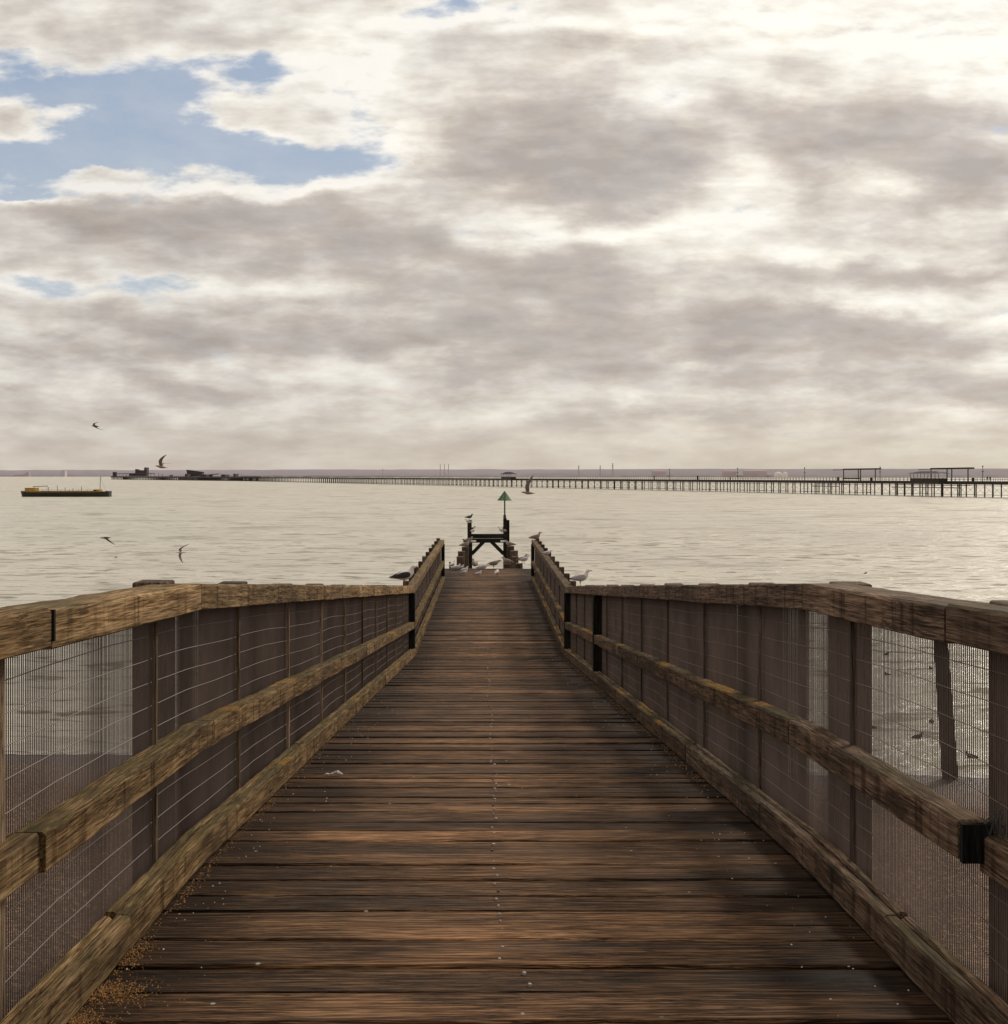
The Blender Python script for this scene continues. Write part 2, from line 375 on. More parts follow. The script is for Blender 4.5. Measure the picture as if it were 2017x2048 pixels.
tag(s.build('sea', M_SEA), kind='structure')

m, T, b = new_mat('beach_shingle')
tc = T.node('ShaderNodeTexCoord').outputs['Object']
x_, y_, z_ = T.sep(tc)
n1 = T.noise(tc, 0.35, 6, 0.65); n2 = T.noise(tc, 18.0, 5, 0.75)
vo = T.node('ShaderNodeTexVoronoi'); vo.inputs['Scale'].default_value = 22; T.put(vo.inputs['Vector'], tc)
peb = T.sep(vo.outputs['Color'])[0]
c = T.mix(T.step(n1, 0.35, 0.65), (0.12, 0.070, 0.042), (0.17, 0.108, 0.07))
zz = T.m('ADD', z_, T.m('MULTIPLY', T.m('SUBTRACT', n1, 0.5), 0.8))
c = T.mix(T.step(zz, 1.4, 1.9), c, (0.06, 0.040, 0.027))
c = T.mix(1.0, c, T.ramp(peb, [(0.0, 0.6), (0.8, 1.15), (1.0, 2.6)]), 'MULTIPLY')
c = T.mix(1.0, c, T.ramp(n2, [(0.3, 0.6), (0.7, 1.4)]), 'MULTIPLY')
c = T.mix(T.step(zz, 0.22, 0.0), c, (0.07, 0.05, 0.038))
T.put(b.inputs['Base Color'], c)
T.put(b.inputs['Roughness'], T.ramp(T.step(zz, 0.0, 0.4), [(0, 0.35), (1, 0.9)]))
T.put(b.inputs['Normal'], T.bump(T.m('ADD', n2, vo.outputs['Distance']), 0.9, 0.03))
s = MB()
NX, NY = 120, 110
vs = []; fs = []
for j in range(NY + 1):
    for i in range(NX + 1):
        x = lerp(-55, 55, i / NX); y = lerp(-14, 42, j / NY)
        edge = 29.6 - 0.11 * max(-14, min(14, x)) + 0.55 * (noise.noise((x * 0.22, 3.1, 0))) + 0.2 * noise.noise((x * 0.9, 7.7, 0))
        t = edge - y
        z = 0.075 * t if t < 14 else 1.05 + (t - 14) * 0.17
        z = min(z, 4.2) + 0.05 * noise.noise((x * 0.5, y * 0.5, 0)) * min(1, abs(t))
        vs.append((x, y, z))
for j in range(NY):
    for i in range(NX):
        a = j * (NX + 1) + i
        fs.append((a, a + 1, a + NX + 2, a + NX + 1))
s.add(vs, fs)
tag(s.build('beach', m, smooth=True), kind='structure')

# thin wash of foam where the water meets the sand
m, T, b = new_mat('wash_foam')
b.inputs['Base Color'].default_value = (0.62, 0.57, 0.53, 1); b.inputs['Roughness'].default_value = 0.6
tc = T.node('ShaderNodeTexCoord').outputs['Object']
T.put(b.inputs['Alpha'], T.step(T.noise(T.vm('MULTIPLY', tc, (1.0, 3.5, 1)), 2.0, 6, 0.7), 0.40, 0.56))
s = MB(); vs = []; fs = []
N = 300
for i in range(N + 1):
    x = lerp(-50, 50, i / N)
    edge = 29.6 - 0.11 * max(-14, min(14, x)) + 0.55 * (noise.noise((x * 0.22, 3.1, 0))) + 0.2 * noise.noise((x * 0.9, 7.7, 0))
    wdt = 0.45 + 0.35 * noise.noise((x * 0.4, 1.0, 5.0))
    vs += [(x, edge - 0.14, 0.018), (x, edge + wdt, 0.012)]
for i in range(N): fs.append((2 * i, 2 * i + 2, 2 * i + 3, 2 * i + 1))
s.add(vs, fs)
tag(s.build('water_edge_foam', m), kind='structure')

# ------------------------------------------------------------------ far shore
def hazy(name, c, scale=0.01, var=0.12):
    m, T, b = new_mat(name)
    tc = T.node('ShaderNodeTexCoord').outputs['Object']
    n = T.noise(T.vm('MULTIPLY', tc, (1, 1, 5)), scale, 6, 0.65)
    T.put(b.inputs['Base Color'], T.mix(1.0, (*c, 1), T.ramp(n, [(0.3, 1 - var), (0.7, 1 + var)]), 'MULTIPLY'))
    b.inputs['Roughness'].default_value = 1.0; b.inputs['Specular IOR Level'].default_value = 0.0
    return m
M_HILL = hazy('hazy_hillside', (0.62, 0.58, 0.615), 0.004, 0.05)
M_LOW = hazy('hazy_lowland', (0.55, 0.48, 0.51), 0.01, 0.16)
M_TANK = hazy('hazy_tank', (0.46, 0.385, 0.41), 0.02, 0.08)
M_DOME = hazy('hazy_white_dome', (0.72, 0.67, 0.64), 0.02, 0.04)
def shoreY(px): return 8200 - 4300 * max(0.0, min(1.0, (px + 300) / 2600))
for nm, mat, y0, top, kk in (('hills', M_HILL, 900, None, 1), ('far_shore', M_LOW, 0, None, 2)):
    s = MB(); vs = []; fs = []; n = 420
    for i in range(n + 1):
        px = lerp(-500, 2550, i / n); Yd = shoreY(px) + y0
        if nm == 'hills':
            topy = lerp(940.2, 937.0, max(0, min(1, px / 2017))) + 0.9 * noise.noise((px * 0.004, 2, 0)) + 0.9 * noise.noise((px * 0.018, 5, 0)) + 0.35 * noise.noise((px * 0.09, 9, 0))
        else:
            topy = 950.0 + 1.3 * noise.noise((px * 0.02, 1, 0)) + 0.9 * noise.noise((px * 0.12, 4, 0))
        p = at(px, topy, Yd)
        vs += [(p.x, p.y, -1), (p.x, p.y, p.z), (p.x * 1.15, p.y * 1.15, p.z * 1.02)]
    for i in range(n):
        a = 3 * i
        fs += [(a, a + 3, a + 4, a + 1), (a + 1, a + 4, a + 5, a + 2)]
    s.add(vs, fs)
    tag(s.build(nm, mat), kind='structure')

def tower(px, top, w, name, label, cat, group=None, lattice=False, dY=-60):
    Yd = shoreY(px) + dY; p = at(px, top, Yd); wm = w * Yd / F
    s = MB()
    if lattice:
        hgt = p.z; q = wm / 2
        for sx in (-1, 1):
            for sy in (-1, 1): s.bar((sx * q, sy * q, 0), (sx * q * 0.15, sy * q * 0.15, hgt), 1.4, 1.4)
        for k in range(6):
            t = k / 6; a = lerp(q, q * .15, t); b2 = lerp(q, q * .15, t + 1 / 6)
            s.bar((-a, -a, hgt * t), (b2, -b2, hgt * (t + 1 / 6)), 0.8, 0.8); s.bar((a, -a, hgt * t), (-b2, -b2, hgt * (t + 1 / 6)), 0.8, 0.8)
        for zz in (0.72, 0.84, 0.95): s.bar((-q * 1.3, 0, hgt * zz), (q * 1.3, 0, hgt * zz), 1.2, 1.2)
    else:
        s.tube([(0, 0, 0), (0, 0, p.z * 0.98), (0, 0, p.z)], [wm * 0.62, wm * 0.42, wm * 0.48], 12)
    o = s.build(name, M_TANK); o.location = (p.x, p.y, 0)
    tag(o, label, cat, group); return o
for px, nth in ((881, 'leftmost'), (889.5, 'middle'), (897.5, 'rightmost')):
    tower(px, 927.6, 1.5, 'chimney', 'slim hazy chimney on the far shore, %s of the three close together' % nth, 'chimney', 'chimneys on the far shore')
tower(1226, 926, 3.2, 'pylon', 'tallest hazy lattice pylon on the far shore right of the green cone beacon', 'pylon', 'pylons on the far shore', True)
tower(1158, 930.5, 2.4, 'pylon', 'hazy lattice pylon on the far shore, left of the two other pylons', 'pylon', 'pylons on the far shore', True)
tower(1201, 930.5, 2.4, 'pylon', 'hazy lattice pylon between a shorter left pylon and the tallest one', 'pylon', 'pylons on the far shore', True)
tower(766, 937, 1.6, 'mast', 'thin hazy mast on the far shore left of the three chimneys', 'mast')
def tank(px0, px1, top, name, label, cat, mat=M_TANK, dome=False, group=None):
    Yd = shoreY(px0) - 60; a = at(px0, top, Yd); c = at(px1, top, Yd); r = (c.x - a.x) / 2
    s = MB()
    if dome: s.tube([(0, 0, 0)] + [(0, 0, a.z * t) for t in (0.5, 0.75, 0.9, 1.0)], [r, r, r * 0.86, r * 0.55, r * 0.1], 20)
    else: s.tube([(0, 0, 0), (0, 0, a.z * 0.9), (0, 0, a.z)], [r, r, r * 0.55], 24)
    o = s.build(name, mat); o.location = ((a.x + c.x) / 2, Yd, 0)
    tag(o, label, cat, group)
tank(1304, 1334, 941, 'storage_tank', 'hazy storage tank on the far shore, leftmost of the big tanks', 'storage tank', group='storage tanks on the far shore')
tank(1445, 1474, 941, 'storage_tank', 'hazy storage tank on the far shore, middle one of the big tanks', 'storage tank', group='storage tanks on the far shore')
tank(1487, 1535, 940.5, 'storage_tank', 'widest hazy storage tank on the far shore beside the white domes', 'storage tank', group='storage tanks on the far shore')
tank(1549, 1565, 943.5, 'dome_tank', 'pale domed tank on the far shore, left one of a pair', 'storage tank', M_DOME, True, 'white domed tanks')
tank(1565.5, 1576, 943.5, 'dome_tank', 'pale domed tank on the far shore, right one of a pair', 'storage tank', M_DOME, True, 'white domed tanks')
Yd = shoreY(128) - 200
p0, p1 = at(124, 942, Yd), at(132, 942, Yd)
s = MB(); s.box(-(p1.x - p0.x) / 2, (p1.x - p0.x) / 2, -20, 20, 0, p0.z); s.box(-8, 8, -10, 10, p0.z, p0.z + 4)
o = s.build('tower_block', M_LOW); o.location = ((p0.x + p1.x) / 2, Yd, 0); tag(o, 'hazy square block standing on the far shore above the yellow barge', 'building')
# ship in the haze
Yd = 7200; a = at(66, 951, Yd); c = at(98, 951, Yd); L = c.x - a.x
ship = empty('cargo_ship', ((a.x + c.x) / 2, Yd - 300, 0), 0, 'hazy grey cargo ship with raised stern far off at the left horizon', 'ship')
s = MB(); s.plate([(-L / 2, -9, 1), (L / 2, -9, 1), (L / 2, -9, 14), (-L * .42, -9, 11), (-L / 2, -9, 13)], (0, 18, 0)); s.build('hull', M_TANK, ship)
s = MB(); s.box(L * .32, L * .46, -8, 8, 14, 28); s.box(L * .2, L * .3, -7, 7, 12.5, 20); s.build('superstructure', M_TANK, ship)
s = MB(); s.bar((-L * .3, 0, 11), (-L * .3, 0, 22), 1.5, 1.5); s.build('mast', M_TANK, ship); s = MB(); s.bar((0, 0, 11), (L * .06, 0, 20), 1.5, 1.5); s.build('mast', M_TANK, ship)

# ------------------------------------------------------------------ the long pier
def pierY(px):
    k = (px - VX) / F; return 316.6 / (k + 0.406)
D1 = Vector((-0.376, 0.9265, 0)); N1 = Vector((0.9265, 0.376, 0))
P0 = Vector((162.7, 379.0, 0)); PK = Vector((-312.6, 1550.0, 0)); PE = Vector((-655.0, 2131.0, 0))
def ps(px, n_=0.0):
    k = (px - VX) / F
    return (162.7 + 0.9265 * n_ - k * (379 + 0.376 * n_)) / (0.376 + 0.9265 * k)
def pp(s_, n_=0.0, z=0.0): v = P0 + D1 * s_ + N1 * n_; v.z = z; return v
DZ = 5.15
pier = empty('long_pier', P0, 0, 'very long low iron pier crossing the whole estuary on hundreds of thin legs', 'pier')
def loc(v): return Vector(v) - Vector(P0)
S1 = (PK - P0).dot(D1)
s = MB()
s.hexa([loc(pp(-60, -0.6, DZ - 1.05)), loc(pp(-60, 8.2, DZ - 1.05)), loc(pp(S1, 8.2, DZ - 1.05)), loc(pp(S1, -0.6, DZ - 1.05))],
       [loc(pp(-60, -0.6, DZ)), loc(pp(-60, 8.2, DZ)), loc(pp(S1, 8.2, DZ)), loc(pp(S1, -0.6, DZ))])
s.build('deck', M_PIER, pier)
s = MB()
for n_ in (-0.5, 8.1):
    for zz in (0.55, 1.1): s.bar(loc(pp(-60, n_, DZ + zz)), loc(pp(S1, n_, DZ + zz)), 0.07, 0.09)
    k = -60.0
    while k < S1:
        s.bar(loc(pp(k, n_, DZ)), loc(pp(k, n_, DZ + 1.1)), 0.10, 0.10, (0, 1, 0)); k += 1.9
s.build('railing', M_PIER, pier)
rest = MB(); bent0 = None
k = -45.0; cnt = 0
def bent(mb, s_, org, thin=1.0, brace=True):
    for n_ in (0.3, 3.9, 7.4):
        mb.bar(pp(s_, n_, -1.0) - org, pp(s_, n_, DZ - 1.0) - org, 0.30 * thin, 0.30 * thin, (0, 1, 0))
    for zz in (0.75, DZ - 1.45):
        mb.bar(pp(s_, 0.3, zz) - org, pp(s_, 7.4, zz) - org, 0.12, 0.14)
    if brace:
        for a, b2 in ((0.3, 3.9), (3.9, 7.4)):
            mb.bar(pp(s_, a, 0.9) - org, pp(s_, b2, DZ - 1.5) - org, 0.045, 0.045); mb.bar(pp(s_, b2, 0.9) - org, pp(s_, a, DZ - 1.5) - org, 0.045, 0.045)
while k < S1:
    if cnt < 95:
        if cnt < 2 or bent0 is None:
            mb = MB(); bent(mb, k, P0 + D1 * k); o = mb.build('trestle', M_PIER, pier); o.location = D1 * k; bent0 = o
        else:
            o = bent0.copy(); col.objects.link(o); o.parent = pier; o.location = D1 * (k + random.uniform(-0.7, 0.7))
    else: bent(rest, k, Vector(P0), 1.15, False)
    cnt += 1; k += 7.4
o = rest.build('trestles', M_PIER, pier); o['kind'] = 'stuff'
# heavier braced berths below the shelters
for a, b2 in ((ps(1695), ps(1640)), (ps(1940), ps(1800))):
    s = MB(); s.bar(loc(pp(a, -3.5, 3.0)), loc(pp(b2, -3.5, 3.0)), 0.25, 0.25)
    q = min(a, b2)
    while q < max(a, b2):
        s.bar(loc(pp(q, -3.5, -1)), loc(pp(q, -3.5, DZ - 0.5)), 0.26, 0.26, (0, 1, 0)); s.bar(loc(pp(q, -3.5, DZ - 1.3)), loc(pp(q, 0.3, DZ - 1.3)), 0.2, 0.2); q += 4.4
    s.build('landing_stage', M_PIER, pier)
# head of the pier
DH = (PE - PK).normalized(); NH = Vector((DH.y, -DH.x, 0)); LH = (PE - PK).length
def ph(s_, n_, z): v = PK + DH * s_ + NH * n_; v.z = z; return v - Vector(P0)
s = MB()
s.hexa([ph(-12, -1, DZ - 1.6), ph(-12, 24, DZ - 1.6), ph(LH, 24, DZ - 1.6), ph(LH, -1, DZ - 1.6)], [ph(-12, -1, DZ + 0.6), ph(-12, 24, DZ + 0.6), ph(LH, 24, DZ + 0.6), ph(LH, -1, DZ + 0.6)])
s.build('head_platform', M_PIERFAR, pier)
s = MB(); q = -10.0
while q < LH:
    for n_ in (0, 20): s.bar(ph(q, n_, -1), ph(q, n_, DZ - 1.4), 1.1, 1.1, (0, 1, 0))
    q += 9.5 if q > LH * 0.4 else 5.0
s.bar(ph(0, -1, 0.8), ph(LH * .5, -1, 0.8), 0.7, 0.7)
o = s.build('head_piles', M_PIERFAR, pier); o['kind'] = 'stuff'
s = MB(); q = LH * 0.55
s.bar(ph(LH * .62, 5, DZ + 5.2), ph(LH * 0.985, 5, DZ + 5.2), 0.9, 1.0)
while q < LH - 4:
    s.bar(ph(q, 5, DZ), ph(q, 5, DZ + 5.2), 0.5, 0.5, (0, 1, 0)); q += 22
s.box(*[v for v in (ph(LH - 5, 5, 0).x - 3, ph(LH - 5, 5, 0).x + 3, ph(LH - 5, 5, 0).y - 3, ph(LH - 5, 5, 0).y + 3, DZ + .5, DZ + 8)])
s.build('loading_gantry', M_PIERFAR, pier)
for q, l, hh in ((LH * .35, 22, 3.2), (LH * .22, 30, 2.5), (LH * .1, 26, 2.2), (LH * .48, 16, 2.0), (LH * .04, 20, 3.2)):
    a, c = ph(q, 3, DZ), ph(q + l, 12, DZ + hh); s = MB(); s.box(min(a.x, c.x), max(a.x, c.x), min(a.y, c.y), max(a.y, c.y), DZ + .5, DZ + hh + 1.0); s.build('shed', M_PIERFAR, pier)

def headobj(name, px0, px1, Yd, polys, mat, label, cat, depth=14):
    a = at(px0, 951, Yd); c = at(px1, 951, Yd)
    root = empty(name, ((a.x + c.x) / 2, Yd, DZ + 0.6), 0, label, cat)
    for pn, poly in polys:
        s = MB(); pts = []
        for (px, py) in poly:
            v = at(px, py, Yd); pts.append((v.x - root.location.x, 0, v.z - root.location.z))
        s.plate(pts, (0, depth, 0)); s.build(pn, mat, root)
    return root
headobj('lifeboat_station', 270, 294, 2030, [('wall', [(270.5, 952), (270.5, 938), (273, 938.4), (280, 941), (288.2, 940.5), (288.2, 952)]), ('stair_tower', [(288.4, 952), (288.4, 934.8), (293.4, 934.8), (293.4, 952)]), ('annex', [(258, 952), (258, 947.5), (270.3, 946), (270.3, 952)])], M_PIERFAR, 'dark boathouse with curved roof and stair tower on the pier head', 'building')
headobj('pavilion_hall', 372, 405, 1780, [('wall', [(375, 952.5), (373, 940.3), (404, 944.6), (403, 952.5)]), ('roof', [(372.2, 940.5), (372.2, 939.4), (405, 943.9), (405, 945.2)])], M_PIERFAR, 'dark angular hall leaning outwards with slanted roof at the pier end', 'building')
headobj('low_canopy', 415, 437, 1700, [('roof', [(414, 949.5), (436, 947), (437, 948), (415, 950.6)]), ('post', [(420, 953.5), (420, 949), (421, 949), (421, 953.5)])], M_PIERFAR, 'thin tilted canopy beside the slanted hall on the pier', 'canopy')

def shelter_frame(pxa, pxb, posts, label, overhang=6.0):
    sa, sb = ps(pxb, .3), ps(pxa, .3)
    root = empty('platform_canopy', pp(sa, .3, DZ), 0, label, 'canopy', 'flat canopies on the pier')
    O = pp(sa, .3, DZ)
    s = MB(); H_ = 4.0
    s.hexa([pp(sa - .3, .2, DZ + H_) - O, pp(sa - .3, 2.6, DZ + H_) - O, pp(sb + .3, 2.6, DZ + H_ - .1) - O, pp(sb + .3, .2, DZ + H_ - .1) - O],
           [pp(sa - .3, .2, DZ + H_ + .5) - O, pp(sa - .3, 2.6, DZ + H_ + .5) - O, pp(sb + .3, 2.6, DZ + H_ + .4) - O, pp(sb + .3, .2, DZ + H_ + .4) - O])
    s.bar(pp(sb, .2, DZ + H_) - O, pp(sb + overhang, .2, DZ + H_ - 0.1) - O, 0.2, 0.2)
    s.build('roof', M_PIER, root)
    for px in posts:
        s = MB(); q = ps(px, .3); s.bar(pp(q, .3, DZ) - O, pp(q, .3, DZ + H_ + .1) - O, 0.28, 0.28, (0, 1, 0)); s.build('post', M_PIER, root)
    return root, O
r_, O = shelter_frame(1688, 1752, (1688, 1717.5, 1722, 1751.5), 'flat dark canopy on four posts on the pier, left of the hipped shelter')
s = MB(); s.bar(pp(ps(1688, .3), .3, DZ + .8) - O, pp(ps(1721, .3), .3, DZ + .8) - O, .2, .35); s.build('bench', M_PIER, r_)
shelter_frame(1863, 1937.5, (1863, 1895, 1904.5, 1937), 'flat dark canopy on tall posts on the pier, rising behind the hipped shelter')
# hipped shelter
def hipped(pxa, pxb, h0, h1, label, name='pier_shelter', nposts=9):
    sa, sb = ps(pxb, -2.4), ps(pxa, -2.4); O = pp((sa + sb) / 2, -2.2, DZ)
    root = empty(name, O, 0, label, 'shelter')
    s = MB(); a, b2 = -4.0, -0.6
    base = [pp(sa - 1.2, a - .6, DZ + h0) - O, pp(sa - 1.2, b2 + .6, DZ + h0) - O, pp(sb + 1.2, b2 + .6, DZ + h0) - O, pp(sb + 1.2, a - .6, DZ + h0) - O]
    L_ = sb - sa
    topq = [pp(sa + L_ * .22, -2.5, DZ + h1) - O, pp(sa + L_ * .22, -2.1, DZ + h1) - O, pp(sb - L_ * .22, -2.1, DZ + h1) - O, pp(sb - L_ * .22, -2.5, DZ + h1) - O]
    s.hexa(base, topq); s.build('roof', M_PIER, root)
    for i in range(nposts):
        q = lerp(sa, sb, i / (nposts - 1)); s = MB(); s.bar(pp(q, a, DZ) - O, pp(q, a, DZ + h0 + .1) - O, .13, .13, (0, 1, 0)); s.build('post', M_PIER, root)
    s = MB(); s.hexa([pp(sa, a, DZ - 1) - O, pp(sa, b2, DZ - 1) - O, pp(sb, b2, DZ - 1) - O, pp(sb, a, DZ - 1) - O], [pp(sa, a, DZ + .95) - O, pp(sa, b2, DZ + .95) - O, pp(sb, b2, DZ + .95) - O, pp(sb, a, DZ + .95) - O]); s.build('seat_wall', M_PIER, root)
hipped(1829, 1886, 2.5, 3.3, 'open sided shelter with low hipped roof projecting from the pier')
hipped(1008, 1027, 2.6, 4.0, 'small hipped shelter on the pier above the green cone beacon', 'station_shelter', 5)
for i, (px, ptop) in enumerate(((1966.5, 934), (1761, 935.5), (1610, 937), (1476, 937.5), (1340, 940))):
    q = ps(px, .6); Yq = pierY(px); htop = CAMZ - (ptop - HY) * Yq / F
    lab = ['tall thin lamp post on the pier beside two walking people', 'thin lamp post on the pier just right of the left flat canopy', 'thin lamp post on the pier left of both canopies and right of the white domes',
           'thin lamp post on the pier between the big storage tanks', 'thin lamp post on the pier just right of the leftmost storage tank'][i]
    o_ = empty('lamp_post', pp(q, .6, DZ), 0, lab, 'lamp post', 'lamp posts along the pier')
    s = MB(); s.tube([(0, 0, 0), (0, 0, htop - DZ)], [0.11, 0.08], 6); s.build('pole', M_PIER, o_)
    s = MB(); s.tube([(0, 0, htop - DZ - .1), (0, 0, htop - DZ + .3), (0, 0, htop - DZ + .5)], [.12, .24, .05], 8); s.bar((-.35, 0, (htop - DZ) * .68), (.35, 0, (htop - DZ) * .68), .12, .2); s.build('lantern', M_PIER, o_)
# small kiosks / bins on the deck
for i, (px, w_, h_) in enumerate(((1396, .9, 2.2), (1461, .6, 1.3), (1309, .7, 2.0), (1677, .8, 1.6), (1743.5, 1.0, 1.3), (1947, .9, 1.4))):
    labs = ['tallest dark cabinet on the pier deck left of the middle storage tank', 'short dark cabinet on the pier deck just below the middle storage tank', 'dark cabinet on the pier deck below the leftmost storage tank',
            'dark cabinet on the pier deck just left of the left flat canopy', 'dark cabinet on the pier deck below the left flat canopy', 'dark cabinet on the pier deck just right of the right flat canopy']
    w_ *= .75; h_ *= .72; s = MB(); s.box(-w_ / 2, w_ / 2, -w_ / 2, w_ / 2, 0, h_); s.box(-w_ * .6, w_ * .6, -w_ * .6, w_ * .6, h_, h_ + .12)
    o = s.build('cabinet', M_PIER); o.location = pp(ps(px, .6), 0.6, DZ); tag(o, labs[i], 'cabinet', 'cabinets on the pier deck')
# people
def person(px, label, n_=1.2, h=1.75, rz=0):
    root = empty('person', pp(ps(px, n_), n_, DZ), rz, label, 'person')
    me = bpy.data.meshes.new('body')
    V = [(0, 0, .93), (0, 0, 1.15), (0, 0, 1.42), (0, 0, 1.52), (0, 0, 1.62), (0, 0.01, 1.72), (.1, 0, .88), (.11, .05, .48), (.11, .0, .05), (.11, .12, .02), (-.1, 0, .88), (-.11, -.08, .48), (-.11, -.16, .06), (-.11, -.04, .02),
         (.19, 0, 1.40), (.24, -.05, 1.12), (.23, .04, .86), (-.19, 0, 1.40), (-.24, .05, 1.12), (-.23, .12, .88)]
    E = [(0, 1), (1, 2), (2, 3), (3, 4), (4, 5), (0, 6), (6, 7), (7, 8), (8, 9), (0, 10), (10, 11), (11, 12), (12, 13), (2, 14), (14, 15), (15, 16), (2, 17), (17, 18), (18, 19)]
    rad = [.15, .15, .14, .055, .09, .07, .10, .07, .045, .04, .10, .07, .045, .04, .065, .05, .035, .065, .05, .035]
    me.from_pydata([(a, b2, c * h / 1.78) for a, b2, c in V], E, []); o = bpy.data.objects.new('body', me); col.objects.link(o); o.parent = root
    md = o.modifiers.new('skin', 'SKIN')
    for i, r in enumerate(rad): me.skin_vertices[0].data[i].radius = (r, r)
    me.skin_vertices[0].data[0].use_root = True
    o.modifiers.new('sub', 'SUBSURF').levels = 1; o.modifiers['sub'].render_levels = 1
    me.materials.append(M_PIER)
person(1976, 'person in dark clothes walking on the pier deck, left one of the pair', rz=0.4)
person(1981.5, 'person in dark clothes walking on the pier deck, right one of the pair', n_=1.9, h=1.7, rz=0.5)

# ------------------------------------------------------------------ barge
M_YEL = simple('barge_yellow', (0.25, 0.145, 0.012), 0.6, 0.35, 0.8)
M_YELB = simple('barge_yellow_bright', (0.36, 0.20, 0.012), 0.6, 0.25, 1.2)
M_HULL = simple('barge_hull', (0.012, 0.011, 0.006), 0.6, 0.4, 0.8)
BY = F * CAMZ / (993.3 - HY)
def bx(px): return (px - VX) * BY / F
bc = (bx(45) + bx(220.5)) / 2
barge = empty('barge', (bc, BY, 0), 0, 'long low yellow and black barge moored on the open water', 'barge')
def bz(py): return CAMZ - (py - HY) * BY / F
X0, X1 = bx(45) - bc, bx(220.5) - bc
s = MB(); hb = bz(984.5); ring = []
for (x, w_) in ((X0, 1.6), (X0 + 1.2, 2.6), (X0 + 4, 3.0), (X1 - 5, 3.0), (X1 - 1.0, 2.6), (X1, 1.7)): ring.append((x, w_))
vs = []
for (x, w_) in ring:
    up_ = 0.45 if x in (X0, X1) else (0.25 if x < X0 + 2 or x > X1 - 2 else 0)
    vs += [(x + (0.5 if x == X0 else 0), -w_ * .85, -.6), (x, -w_, hb + up_), (x, w_, hb + up_), (x + (0.5 if x == X0 else 0), w_ * .85, -.6)]
fs = [(0, 1, 2, 3), tuple(range(len(vs) - 4, len(vs)))[::-1]]
for i in range(len(ring) - 1):
    for k in range(4):
        a = 4 * i + k; c = 4 * i + (k + 1) % 4; fs.append((a, a + 4, c + 4, c))
s.add(vs, fs); s.build('hull', M_HULL, barge)
s = MB(); s.box(bx(52) - bc, bx(214) - bc, -2.6, 2.6, hb + .01, bz(982.6)); s.box(bx(76) - bc, bx(188) - bc, -2.2, 2.2, bz(982.6), bz(981.6)); s.build('coaming', M_YEL, barge)
cb = MB(); cb.box(bx(54) - bc, bx(73.5) - bc, -2.0, 2.0, hb + .02, bz(976.2)); cabin = cb.build('cabin', M_YELB, barge)
s = MB(); s.box(bx(53.5) - bc, bx(74) - bc, -2.15, 2.15, bz(976.2), bz(975.7)); s.build('roof', M_YEL, cabin)
cb = MB(); cb.box(bx(189.5) - bc, bx(202) - bc, -1.6, 1.6, hb + .02, bz(978.8)); wh = cb.build('wheelhouse', M_YELB, barge)
s = MB(); s.box(bx(190.5) - bc, bx(196) - bc, -1.63, -1.58, bz(981.5), bz(979.6)); s.build('window', M_HULL, wh)
for (px, t_) in ((100.5, 974), (118, 971.5), (133.5, 975), (149, 976), (166, 973), (125, 979), (142, 979), (160, 978.5), (89, 979), (178, 979.3)):
    s = MB(); s.bar((bx(px) - bc, -1.5, hb), (bx(px) - bc, -1.5, bz(t_)), .12 if t_ < 978 else .08, .12, (0, 1, 0)); s.build('stanchion', M_HULL, barge)
s = MB(); s.bar((bx(68) - bc, 0, bz(976)), (bx(68) - bc, 0, bz(973)), .1, .1, (0, 1, 0)); s.bar((bx(66) - bc, 0, bz(973.3)), (bx(96) - bc, 0, bz(972)), .16, .2); s.bar((bx(94) - bc, 0, bz(972)), (bx(94) - bc, 0, hb), .08, .08, (0, 1, 0)); s.build('boom', M_HULL, barge)
s = MB(); s.bar((bx(200) - bc, 0, hb), (bx(201) - bc, 0, bz(953)), .13, .13, (0, 1, 0)); s.bar((bx(201) - bc, 0, bz(954)), (bx(212) - bc, 0, hb), .035, .035); s.build('mast', M_HULL, barge)
s = MB(); s.bar((bx(76) - bc, -2.1, bz(979.4)), (bx(188) - bc, -2.1, bz(979.4)), .05, .05); s.build('guard_rail', M_HULL, barge)
s = MB(); s.cone((bx(213) - bc, 0, hb), .4, bz(981.4) - hb, 10, .3); s.build('winch', M_YEL, barge)

